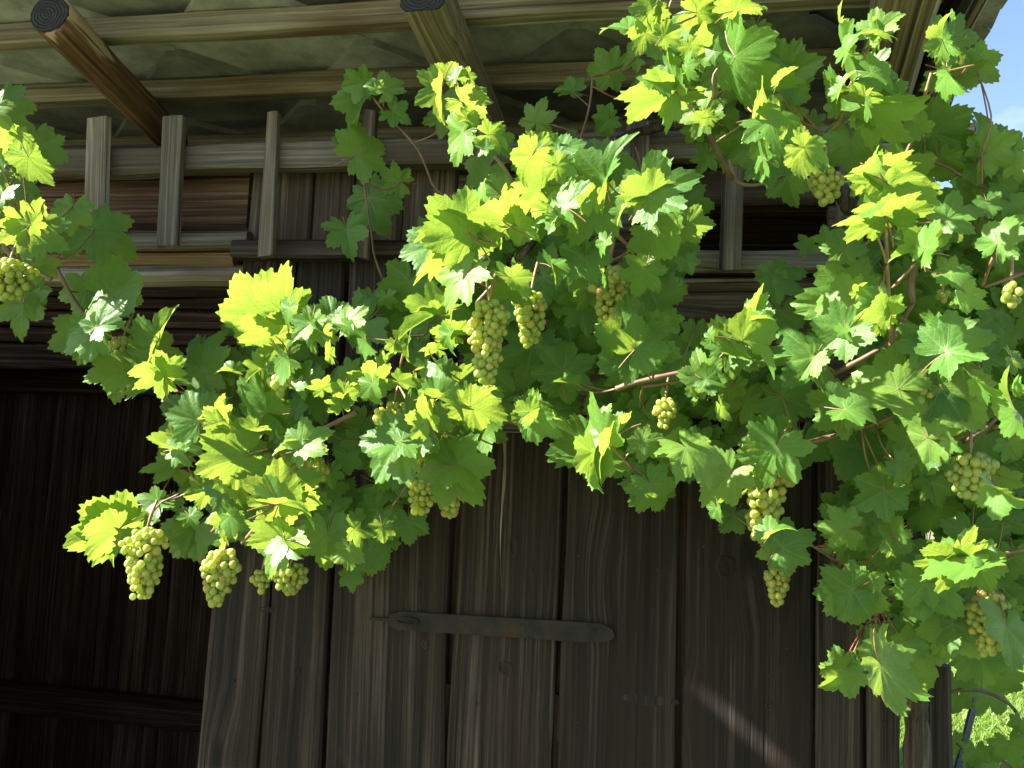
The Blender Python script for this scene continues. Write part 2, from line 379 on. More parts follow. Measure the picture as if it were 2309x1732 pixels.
def knot(px, py, rx, rz, Y, parent):
    vs, fs = [], []; c = D(px, py, Y); s = 2.05/1900; K = 16
    if rx > 50: prof = ((1.0, .0), (.75, -.0008), (.3, -.0006), (.01, -.0005))  # the wide one is a notch, its dark recess painted as a flat lens
    else: prof = ((1.0, .0), (.82, -.003), (.6, -.002), (.5, .0006), (.25, -.0016), (0.01, -.0012))
    for q, d in prof:
        for k in range(K): a = 2*PI*k/K; vs.append((math.cos(a)*rx*s*q, d+.0005, math.sin(a)*rz*s*q*(1+.1*math.sin(3*a))))
    for i in range(len(prof)-1):
        for k in range(K): fs.append((i*K+k, i*K+(k+1) % K, (i+1)*K+(k+1) % K, (i+1)*K+k))
    fs.append(tuple((len(prof)-1)*K+k for k in range(K)))
    put(bpy.data.objects.new('knot', mesh('knot', vs, fs, M_KNOT_NOTCH)), Matrix.Translation(c), parent)
M_KNOT_NOTCH = wood('knot_notch_wood', (.004, .0035, .003), (.014, .011, .009), (.04, .033, .028), knots=0)
for q in ((1092, 1444, 16, 16, .0035, door), (1568, 1224, 22, 26, .0015, front), (918, 1392, 9, 9, -.0035, door), (1662, 1525, 8, 9, .0015, front), (575, 1317, 20, 7, .0025, door), (1110, 1180, 9, 22, .0035, door), (1400, 1512, 62, 11, -.0026, door), (642, 1448, 7, 8, .0025, door)): knot(*q)
def nail(px, py, Y, parent):
    vs = [(math.cos(k*PI/4)*.0042, .001, math.sin(k*PI/4)*.0042) for k in range(8)]+[(math.cos(k*PI/4)*.003, -.0022, math.sin(k*PI/4)*.003) for k in range(8)]
    fs = [(k, (k+1) % 8, 8+(k+1) % 8, 8+k) for k in range(8)]+[tuple(range(8, 16))]
    put(bpy.data.objects.new('nail', mesh('nail', vs, fs, M_IRON, False)), Matrix.Translation(D(px, py, Y)), parent)
for px, py, Y, pr_ in ((505, 1470, 0, door), (512, 1160, 0, door), (636, 1480, .003, door), (760, 1268, -.003, door), (905, 1262, -.003, door), (770, 1500, -.003, door), (1150, 1230, .004, door), (1030, 1520, .004, door), (1250, 1200, -.002, door), (1420, 1230, -.002, door), (1250, 1560, -.002, door), (1520, 1180, .002, front), (1700, 1400, .002, front), (1660, 1458, .002, front), (1800, 1380, .006, front), (1910, 1560, 0, front)): nail(px, py, Y, pr_)
# pale split running down the door board
vs, fs = [], []
rsp = random.Random(2)
for k in range(15):
    t = k/14; c = D(1090-9*t+3*math.sin(t*7), 930+340*t, .0025); wv = .0085*(1-t)**1.2*(.75+.35*rsp.random())+.0003
    vs += [c+Vector((-wv, .003, 0)), c+Vector((-wv*.2, -.0015*(1-t), 0)), c+Vector((wv, .003, 0))]
    if k: b = 3*k; fs += [(b-3, b-2, b+1, b), (b-2, b-1, b+2, b+1)]
c0 = vs[0].copy(); put(bpy.data.objects.new('split_edge', mesh('split_edge', [v-c0 for v in vs], fs, M_SIDE)), Matrix.Translation(c0), door)
# horizontal cladding
H = lambda *a, **k: hplank(*a, **k)
H('beam', -200, 534, 300, 386, 499, .0, .10, M_BROWN, front, seg=30, jit=.006, bev=.012)
H('plank', -200, 540, 300, 366, 385, .02, .06, M_ORANGE, front, seg=16)
H('beam', -200, 502, 300, 536, 573, -.01, .09, M_ORANGE, front, seg=20, bev=.012)
H('beam', -200, 524, 400, 574, 607, -.004, .08, M_GREY, front, seg=20, bev=.01)
H('beam', -300, 2110, 300, 316, 365, -.012, .11, M_SIDE, front, seg=60, jit=.008, bev=.007)      # wall plate
H('plank', 990, 1950, 1500, 366, 440, .0, .03, M_SIDE, front, seg=30)
H('plank', 990, 1440, 1300, 441, 520, .002, .03, M_SIDE, front, seg=20)
H('plank', 990, 1440, 1300, 521, 606, -.002, .03, M_SIDE, front, seg=20)
H('plank', 1790, 1950, 1800, 441, 606, .003, .03, M_SIDE, front, seg=10)
for i, (a, b) in enumerate(((607, 688), (689, 769), (770, 838), (839, 905))):
    H('plank', 990, 1950, 1500, a, b, .002*(i % 2), .03, M_SIDE, front, seg=30, jit=.003)
H('beam', 990, 1480, 1200, 906, 938, -.006, .05, M_SIDE, front, seg=20)
# boards seen through the slit above the door
for i, (a, b) in enumerate(((425, 470), (472, 520), (522, 600))):
    H('plank', 1350, 1960, 1600, a, b, .22+.01*i, .03, M_INNER, front, seg=14)
# corner post and side wall
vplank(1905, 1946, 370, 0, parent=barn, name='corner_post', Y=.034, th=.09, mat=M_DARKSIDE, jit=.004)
side = box_mesh('side_wall', (XR-.10, .14, .0), (XR-.07, 3.0, 2.3), M_INNER, barn)
for i in range(11):
    y0 = .13+i*.26
    plank('plank', (XR-.045, y0+.13, .03), (XR-.045, y0+.13, 2.33), .252, .252, .025, M_SIDE, side, back=(-1, 0, 0), seg=14)
# the open bay: rear wall of boards, shelf, upper log boarding, floor
BY = 1.8
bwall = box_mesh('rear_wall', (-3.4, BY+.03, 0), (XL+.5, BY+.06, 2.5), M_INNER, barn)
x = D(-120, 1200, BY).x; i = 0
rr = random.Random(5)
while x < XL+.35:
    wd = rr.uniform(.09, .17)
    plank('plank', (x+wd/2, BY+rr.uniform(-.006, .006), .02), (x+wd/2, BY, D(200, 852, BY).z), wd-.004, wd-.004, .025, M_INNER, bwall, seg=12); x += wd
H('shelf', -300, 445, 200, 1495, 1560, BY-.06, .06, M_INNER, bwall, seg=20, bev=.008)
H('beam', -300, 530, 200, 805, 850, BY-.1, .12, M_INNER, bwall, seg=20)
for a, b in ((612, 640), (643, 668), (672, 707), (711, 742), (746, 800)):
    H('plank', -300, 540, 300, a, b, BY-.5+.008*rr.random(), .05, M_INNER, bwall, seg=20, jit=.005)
xb = D(-70, 1100, 0).x  # unseen boards added left of view to keep light out of the bay
for k in range(7):
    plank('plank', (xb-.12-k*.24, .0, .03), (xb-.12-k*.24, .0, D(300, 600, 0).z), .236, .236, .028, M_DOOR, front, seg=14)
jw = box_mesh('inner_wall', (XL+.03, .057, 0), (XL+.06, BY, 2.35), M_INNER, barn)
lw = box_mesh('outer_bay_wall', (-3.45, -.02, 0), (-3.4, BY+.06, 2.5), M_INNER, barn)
# ------------------------------------------------------------------ roof
R1i, R1o = D(322, 292, .0), D(100, 70, -.435)                    # underside of the log rafter at the wall and at its end
SL = (R1o.z-R1i.z)/.435                                          # the eave rises outwards
Z0 = R1i.z + .088 + .05                                          # underside of the slates at the wall: rafter, then batten
def roofz(y, off=0): return Z0 - SL*y + off
def on_roof(x, y, off):                                          # where a line of sight meets the plane `off` above the slates' underside
    d = ray(x*1.04385, y*1.04385); t = (roofz(CP.y, off)-CP.z)/(d.z+SL*d.y); return CP+d*t
print('slope', SL, Z0)
XV = D(2168, 130, -.3).x                                         # verge
RN = Vector((0, -SL, -1)).normalized()                           # downward normal of the roof plane
RU = Vector((0, -1, SL)).normalized()
def slab(name, x0, x1, ya, yb, off, th, mat, parent):
    vs = []
    for x in (x0, x1):
        for y in (ya, yb):
            for o in (off, off+th): vs.append(Vector((x, y, roofz(y, o))))
    c = sum(vs, Vector())/8
    return put(bpy.data.objects.new(name, mesh(name, [v-c for v in vs], [(0, 1, 3, 2), (4, 6, 7, 5), (0, 4, 5, 1), (2, 3, 7, 6), (0, 2, 6, 4), (1, 5, 7, 3)], mat, False)), Matrix.Translation(c), parent)
def sun_gap(x0, y0, x1, y1, wd):
    """an added, unseen gap in the eave course that lets the sun streak x0,y0 - x1,y1 (2212 px view) onto the door"""
    r = []
    for px, py in ((x0, y0), (x1, y1)):
        a = D(px, py, 0); t = (roofz(EAVE_Y+.06, .06)-a.z)/SUN_TO.z; r.append(a+SUN_TO*t)
    return (r[0].x+r[1].x)/2, max(EAVE_Y+.008, min(r[0].y, r[1].y)), max(r[0].y, r[1].y), wd, D((x0+x1)/2, (y0+y1)/2, 0)
GAPS = [sun_gap(1482, 1470, 1740, 1680, .085), sun_gap(735, 1632, 800, 1690, .05)]  # unseen gaps added to the eave to shape the sun streaks
def roof_mesh():
    vs, fs = [], []
    def bx(x0, x1, ya, yb):
        b = len(vs)
        for x in (x0, x1):
            for y in (ya, yb):
                for o in (.045, .075): vs.append(Vector((x, y, roofz(y, o))))
        fs.extend(tuple(b+i for i in f) for f in [(0, 1, 3, 2), (4, 6, 7, 5), (0, 4, 5, 1), (2, 3, 7, 6), (0, 2, 6, 4), (1, 5, 7, 3)])
    ycut = max(g[2] for g in GAPS); X0, X1 = -3.6, XV-.02
    bx(X0, X1, ycut, 2.9)
    xs = sorted(GAPS, key=lambda g: g[0]); x = X0
    for g in xs:
        bx(x, g[0]-g[3]/2, EAVE_Y, ycut); bx(g[0]-g[3]/2, g[0]+g[3]/2, g[2], ycut) if g[2] < ycut-.002 else None
        bx(g[0]-g[3]/2, g[0]+g[3]/2, EAVE_Y, g[1]); x = g[0]+g[3]/2
    bx(x, X1, EAVE_Y, ycut)
    return mesh('roof', vs, fs, M_SLATE, False)
roof = put(bpy.data.objects.new('roof', roof_mesh()), Matrix.Identity(4), barn)
# diamond slates, laid in courses, each tile tipped a little over the next course
ts = .5
def tile_mesh(k):
    r = random.Random(k); h = ts*.5; t = .011
    pts = []
    for a in range(4):
        ca, sa = math.cos(a*PI/2), math.sin(a*PI/2); cb, sb = math.cos((a+1)*PI/2), math.sin((a+1)*PI/2)
        for q in (.08, .35, .65, .92):
            j = 1+r.uniform(-.02, .02)
            pts.append(((ca*(1-q)+cb*q)*h*1.12*j, (sa*(1-q)+sb*q)*h*1.12*j))
    n = len(pts)
    vs = [(a, b, -t) for a, b in pts]+[(a, b, t) for a, b in pts]
    fs = [tuple(reversed(range(n))), tuple(range(n, 2*n))]+[(i, (i+1) % n, n+(i+1) % n, n+i) for i in range(n)]
    return mesh('slate', vs, fs, M_SLATE, False)
tms = [tile_mesh(k) for k in range(5)]
rt = random.Random(3)
row = 0; y = .64
while y > EAVE_Y-.02:
    x = -2.75 + (ts*.5 if row % 2 else 0)
    while x+.27 < XV:
        M = Matrix((Vector((1, 0, 0)), RU, Vector((1, 0, 0)).cross(RU))).transposed().to_4x4()
        M.translation = Vector((x, y, roofz(y, .030)))
        M = M @ Matrix.Rotation(.075+rt.uniform(-.012, .012), 4, 'X') @ Matrix.Rotation(rt.uniform(-.008, .008), 4, 'Y') @ Matrix.Rotation(rt.uniform(-.015, .015), 4, 'Z')
        if x > -2.75 and y-.28 > EAVE_Y-.06 and not (y < -.3 and any(abs(x-g[0]) < .3 for g in GAPS)): put(bpy.data.objects.new('slate', rt.choice(tms)), M, roof)
        x += ts
    y -= ts*.5; row += 1
# battens under the slates (parallel to the eave) and rafters under the battens
def batten(xr, yt, yb, x0=-2.9, mat=M_TAN, seg=40):
    b = on_roof(xr, yb, -.046); Y = b.y; a = D(xr, yt, Y); h = min(.055, a.z-b.z)
    print('batten', Y, a.z-b.z)
    return plank('batten', (x0, Y, b.z+h/2), (XV-.05, Y, b.z+h/2), h, h, .05, mat, roof, seg=seg, jit=.003, bev=.005)
batten(300, 30, 76)
batten(200, 174, 214)
batten(420, 288, 312)
def rafter(pi, po, wd, th, mat, shape):
    d = (Vector(po)-Vector(pi)).normalized(); up = Vector((0, 0, 1))
    o = plank('rafter', Vector(pi)-d*.12, po, wd*.93, wd, th, mat, roof, back=up, seg=16, jit=.004, bev=.012, shape=shape)
    cap = plank('end_grain', Vector(po)+d*.0005, Vector(po)+d*.004, wd*.985, wd*.97, th*.985, M_ENDG, roof, back=up, seg=1, jit=0, bev=.012, shape=shape)
    return o
R2 = on_roof(918, 40, -.138); R3 = on_roof(1956, 24, -.138)
rafter(R1i, R1o, .088, .088, M_RAFTER, 'log')
rafter(Vector((R2.x+.012, 0, roofz(0, -.138))), Vector((R2.x, -.435, roofz(-.435, -.138))), .092, .085, M_HEWN, 'box')
rafter(Vector((R3.x+.035, 0, roofz(0, -.138))), Vector((R3.x, -.43, roofz(-.43, -.138))), .115, .085, M_HEWN, 'box')
for i in (-1.0, -1.95): rafter(Vector((R1i.x+i, 0, R1i.z)), Vector((R1i.x+i, -.435, R1o.z)), .088, .088, M_RAFTER, 'log')
# verge board and ragged slate edge
vb0 = Vector((XV-.055, .35, roofz(.35, -.055))); vb1 = Vector((XV-.055, -.51, roofz(-.51, -.055)))
plank('verge_board', vb0, vb1, .09, .09, .03, M_DOOR, roof, back=(-1, 0, 0), seg=20)
plank('verge_batten', vb0+Vector((.052, 0, .03)), vb1+Vector((.052, 0, .03)), .045, .045, .028, M_GREY, roof, back=(-1, 0, 0), seg=20)
rv = random.Random(8)
for i in range(11):
    y = .3-i*.08
    M = Matrix.Translation((XV+.005+rv.uniform(-.008, .008), y, roofz(y, .012+.004*(i % 2)))) @ Matrix.Rotation(rv.uniform(-.1, .1), 4, 'Z') @ Matrix.Rotation(-math.atan(SL)+rv.uniform(.03, .09), 4, 'X') @ Matrix.Diagonal((.20, .33, 1, 1)) @ Matrix.Rotation(PI/4, 4, 'Z')
    put(bpy.data.objects.new('edge_slate', tms[i % 5]), M, roof)
# ------------------------------------------------------------------ slatted rack on the wall
rack = empty('slat_rack', (D(600, 500, -.05).x, -.05, D(600, 560, 0).z), 'grey slatted wooden rack of rails and upright slats under the eave', 'rack')
H('rail', -250, 532, 420, 499, 534, -.045, .035, M_GREY, rack, seg=20)
H('rail', 498, 1010, 620, 517, 554, -.055, .045, M_DOOR, rack, seg=20)
H('rail', 1400, 1905, 1650, 537, 585, -.05, .04, M_GREY, rack, seg=24)
H('rail', -300, 2105, 300, 314, 367, -.075, .05, M_GREY, rack, seg=60, jit=.007, bev=.006)
for (x0, y0, x1, y1, wd, m) in ((207, 252, 201, 482, 43, M_GREY), (372, 250, 358, 530, 43, M_GREY), (588, 240, 571, 553, 26, M_GREY), (798, 238, 783, 556, 27, M_SIDE),
                                (1377, 262, 1371, 480, 50, M_GREY), (1583, 330, 1577, 582, 48, M_GREY), (1829, 262, 1818, 500, 27, M_GREY), (1040, 250, 1036, 552, 40, M_GREY)):
    Y = -.103; a, b = D(x1, y1, Y), D(x0, y0, Y)
    wm = (D(x0+wd, y0, Y)-D(x0, y0, Y)).length
    plank('slat', a, b, wm, wm, .024, m, rack, seg=14, jit=.0025, bev=.003, cut=.006)
# ------------------------------------------------------------------ grape leaves
def leaf_mesh(seed, deep=.5, fold=.2, cup=.1, droop=.3, wav=.06, asym=.05, mats=(M_LEAF, M_PET)):
    r = random.Random(seed)
    lobes = [(0, 1.0), (r.uniform(50, 56), r.uniform(.84, .93)), (-r.uniform(50, 56), r.uniform(.84, .93)), (r.uniform(102, 112), r.uniform(.72, .82)), (-r.uniform(102, 112), r.uniform(.72, .82)),
             (r.uniform(142, 150), .6), (-r.uniform(142, 150), .6)]
    lobes.sort()
    N = 132; span = 167
    sin_r = {0: .62-.02*deep, 1: .72-.38*deep+r.uniform(-.04, .04), 2: .78-.40*deep+r.uniform(-.05, .05)}
    ang = [l[0] for l in lobes]
    def rad(th):
        if th <= ang[0]: t = (th+span)/(ang[0]+span+1e-6); return .12+(lobes[0][1]-.12)*max(t, 0)**.55
        if th >= ang[-1]: t = (span-th)/(span-ang[-1]+1e-6); return .12+(lobes[-1][1]-.12)*max(t, 0)**.55
        for i in range(6):
            if ang[i] <= th <= ang[i+1]:
                q = (th-ang[i])/(ang[i+1]-ang[i]); s = sin_r[{0: 0, 5: 0, 1: 1, 4: 1, 2: 2, 3: 2}[i]]*min(1, (lobes[i][1]+lobes[i+1][1])/1.75)
                qs = .5
                if q < qs: u = 1-q/qs; L0 = lobes[i][1]
                else: u = (q-qs)/(1-qs); L0 = lobes[i+1][1]
                s = min(s, L0*.97)
                return s + (L0-s)*(.84*u**.48+.16*u**2)
    vs = [(0, 0, 0)]; pol = [(0, 0)]
    fr = (.28, .55, .8, 1.0)
    for i in range(N):
        th = -span + 2*span*i/(N-1)
        R = rad(th)
        k = i % 4
        tooth = (0.0, .04, .08, .0)[k] if th < 0 else (.0, .08, .04, 0.0)[k]
        R *= 1+(tooth-.02)*r.uniform(.7, 1.3)
        for f in fr:
            ff = f if f == 1 else f*(1-.0)
            a = math.radians(th); rr_ = (rad(th) if f < 1 else R)*ff
            pol.append((th, rr_)); vs.append((math.sin(a)*rr_, math.cos(a)*rr_, 0))
    nf = len(fr); fs = []; fl = []
    va = [l for l in lobes]
    def near(th): return min(ang[1:6], key=lambda q: abs(q-th))
    for i in range(N-1):
        a, b = 1+i*nf, 1+(i+1)*nf
        fs.append((0, a, b)); fl.append(near((pol[a][0]+pol[b][0])/2))
        for j in range(nf-1):
            fs.append((a+j, a+j+1, b+j+1, b+j)); fl.append(fl[-1])
    ph = [r.uniform(0, 6.28) for _ in range(4)]
    fl_, fr_ = fold*r.uniform(.6, 1.4), fold*r.uniform(.6, 1.4)
    out = []
    for (x, y, z), (th, R) in zip(vs, pol):
        ta = math.radians(th)
        v0 = near(th) if R else 0
        across = R*math.sin(math.radians(th-v0))
        z = cup*R*R + wav*R*R*(math.sin(2*ta+ph[0])+.7*math.sin(5*ta+ph[1])) + .028*math.exp(-(across/.06)**2)*-1*R
        z += .035*noise.noise((x*4.5+ph[2], y*4.5, ph[3]))+.015*noise.noise((x*11, y*11, ph[1]))
        fa = fl_ if x < 0 else fr_
        x, z = x*math.cos(fa)-0*z, z+abs(x)*math.sin(fa)
        bend = -droop*max(0, y+.1)*(.7)
        y, z = y*math.cos(bend)-0, z+y*math.sin(bend)
        edge = max(0, R-.55)
        z -= edge*edge*r.uniform(.1, .5)*(1 if droop > 0 else -1)
        out.append((x+asym*y*y*.3, y, z))
    # petiole: a thin bowed stalk leaving the junction backwards
    pv = len(out); pr = .016; K = 4; S = 5
    side_ = r.uniform(-.25, .25)
    for s in range(S+1):
        t = s/S; cx = side_*t*t; cy = -.6*t; cz = -.02-.14*t*t if t else -.012
        for k in range(K):
            a = 2*PI*k/K; out.append((cx+math.cos(a)*pr, cy, cz+math.sin(a)*pr))
    nleaf = len(fs)
    for s in range(S):
        for k in range(K):
            a, b = pv+s*K+k, pv+s*K+(k+1) % K; fs.append((a, b, b+K, a+K))
    me = mesh('leaf', out, fs, mats)
    me.polygons.foreach_set('material_index', [0]*nleaf+[1]*(len(fs)-nleaf))
    uv = me.uv_layers.new(name='veins')
    for pi_, p in enumerate(me.polygons):
        for li, vi in zip(p.loop_indices, p.vertices):
            if pi_ < nleaf:
                th, R = pol[vi]; d = math.radians(th-fl[pi_]) if R else 0
                uv.data[li].uv = (R*math.cos(d), R*math.sin(d))
            else: uv.data[li].uv = (.5, .3)
    return me
rl = random.Random(21)
LEAVES = [leaf_mesh(100+i, deep=rl.choice((.3, .45, .6, .75, .9)), fold=rl.uniform(.0, .42), cup=rl.uniform(-.15, .16), droop=rl.uniform(-.1, .8), wav=rl.uniform(.03, .11)) for i in range(24)]
FOLDED = [leaf_mesh(200+i, deep=rl.choice((.4, .6, .8)), fold=rl.uniform(.55, .95), cup=rl.uniform(-.1, .1), droop=rl.uniform(.2, .9), wav=.08) for i in range(5)]
YOUNG = [leaf_mesh(300+i, deep=rl.choice((.3, .5)), fold=rl.uniform(.2, .6), cup=rl.uniform(0, .2), droop=rl.uniform(0, .7), wav=.1, mats=(M_YOUNG, M_PET)) for i in range(5)]
def leaf_matrix(p, dx, dy, lpx, tone, wr, r):
    """stand a leaf at p: (dx, dy) is the midrib's direction as seen, lpx its seen length in metres; tone sets how it is turned to the sun"""
    view = (CP-p).normalized()
    e1 = CR; e2 = CU
    n2 = math.hypot(dx, dy) or 1; dx, dy = dx/n2, dy/n2
    flat = (e1*dx - e2*dy); flat = (flat-view*flat.dot(view)).normalized()
    sidev = view.cross(flat)
    tgt = {'w': r.uniform(.42, .75), 'y': r.uniform(-.6, -.28), 'm': r.uniform(-.1, .5), 'g': r.uniform(-.3, .5), 'n': r.uniform(-.3, .5)}[tone]
    best = None
    base = math.acos(max(.12, min(1, wr)))
    rolls = [s*base for s in (-1, 1)] if wr < .95 else [math.radians(a+r.uniform(-6, 6)) for a in ((-45, -30, -15, 0, 15, 30, 45) if tone in 'wym' else (-25, -10, 5, 20))]
    for lean in ((-45, -30, -15, 0, 15, 30, 45) if tone in 'wym' else (-20, -5, 10, 30)):
        la = math.radians(lean+r.uniform(-6, 6))
        m = flat*math.cos(la)+view*math.sin(la); nb = view*math.cos(la)-flat*math.sin(la)
        for ro in rolls:
            nf = nb*math.cos(ro)+sidev*math.sin(ro)
            c = abs(nf.dot(SUN_TO)-tgt)+.0035*abs(lean)+.12*abs(ro)*(wr >= .95)+r.uniform(0, .06)
            if best is None or c < best[0]: best = (c, m, nf, la)
    _, m, nf, la = best
    up = nf if tone in 'wmgn' else -nf
    X = m.cross(up).normalized()
    L = min(.096+.016*r.random(), (1.06 if tone in 'mgn' else 1.0)*lpx/max(.72, math.cos(la)))
    return Matrix((X*L, m*L, up*L)).transposed().to_4x4(), L
def in_beam(p, L):
    for g in GAPS:
        a = g[4]; t = (p-a).dot(SUN_TO)
        if t > .02 and ((p-a)-SUN_TO*t).length < .035+.75*L: return True
    return False
def place(vine, z, ax, ay, tx, ty, tone, wr=1.0, off=None, young=False, r=None, force=None):
    r = r or random
    sa = zs(z, ax, ay); st = zs(z, tx, ty)
    if off is None:
        off = {'w': r.uniform(-.22, -.06), 'y': r.uniform(-.22, -.06), 'm': r.uniform(-.14, -.02), 'g': r.uniform(.05, .17), 'n': r.uniform(.2, .3)}[tone]
    dxx, dyy = sa[0]/1.04385, sa[1]/1.04385
    if tone in 'myw':
        if 860 < dxx < 1540 and 270 < dyy < 900: off -= .13*math.exp(-((dxx-1130)/330)**2-((dyy-580)/320)**2)
        elif 470 < dxx < 1060 and 560 < dyy < 1300: off -= .05
    ymax = -.135 if tone == 'n' and sa[1] < 600 else (-.06 if tone in 'gn' else -.08)
    p = at_canopy(sa[0], sa[1], off, ymax)
    dpx = math.hypot(st[0]-sa[0], st[1]-sa[1])
    for k in range(14):
        if not in_beam(p, dpx*1.9/FPX): break
        off += .03*(-1)**k*k; p = at_canopy(sa[0], sa[1], off, ymax)
    lm = dpx*((p-CP).dot(CF))/FPX
    M, L = leaf_matrix(p, st[0]-sa[0], st[1]-sa[1], lm, tone, wr, r)
    M.translation = p
    ms = force or (YOUNG if young else FOLDED if wr < .6 and r.random() < .5 else LEAVES)
    return [vine, r.choice(ms), M, tone, L, wr]
def tube(name, pts, rads, mat, parent, K=7, sub=4, wob=.0, seed=1):
    P = [Vector(p) for p in pts]
    if len(P) == 2: P = [P[0], (P[0]+P[1])/2, P[1]]
    Q, R = [], []
    n = len(P)
    for i in range(n-1):
        a = P[max(i-1, 0)]; b = P[i]; c = P[i+1]; d = P[min(i+2, n-1)]
        for s in range(sub):
            t = s/sub
            Q.append(.5*((2*b)+(c-a)*t+(2*a-5*b+4*c-d)*t*t+(3*b-a-3*c+d)*t**3)); R.append(rads[0]+(rads[1]-rads[0])*(i+t)/(n-1))
    Q.append(P[-1]); R.append(rads[1])
    c0 = Q[0].copy(); vs, fs = [], []
    for i, q in enumerate(Q):
        t = (Q[min(i+1, len(Q)-1)]-Q[max(i-1, 0)]).normalized(); a = t.orthogonal().normalized() if i == 0 else (pa-t*pa.dot(t)).normalized(); pa = a; b = t.cross(a)
        node = 1.0+(.28 if i % 5 == 2 and wob == 0 else 0)
        for k in range(K):
            an = 2*PI*k/K; rr_ = R[i]*node*(1+wob*noise.noise((math.cos(an)*1.5+seed*7, math.sin(an)*1.5, i*.6)))
            vs.append(q+(a*math.cos(an)+b*math.sin(an))*rr_-c0)
    for i in range(len(Q)-1):
        for k in range(K): x0, x1 = i*K+k, i*K+(k+1) % K; fs.append((x0, x1, x1+K, x0+K))
    fs.append(tuple(reversed(range(K)))); fs.append(tuple((len(Q)-1)*K+k for k in range(K)))
    return put(bpy.data.objects.new(name, mesh(name, vs, fs, mat)), Matrix.Translation(c0), parent)
CANEPTS = []
def cane(vine, z, pts, off, r0=.0045, r1=.0025, mat=M_CANE, name='cane', **kw):
    P = []
    n = len(pts)
    for i, (x, y) in enumerate(pts):
        s = zs(z, x, y); o = off if not isinstance(off, tuple) else off[0]+(off[1]-off[0])*i/max(1, n-1)
        P.append(at_canopy(s[0], s[1], o, -.05))
    CANEPTS.extend((P[i]+(P[i+1]-P[i])*k/6, vine) for i in range(n-1) for k in range(7))
    return tube(name, P, (r0*.82, r1*.82), mat, vine, **kw)
vine = empty('grape_vine', (D(1985, 1655, -.1).x, -.12, 0), 'sunlit grape vine with gnarled trunk climbing the barn corner and spreading over the door', 'vine', None)
vine_l = empty('grape_vine', (D(-420, 1655, -.1).x, -.12, 0), 'shaded grape vine hanging over the dark open bay of the barn', 'vine', None)
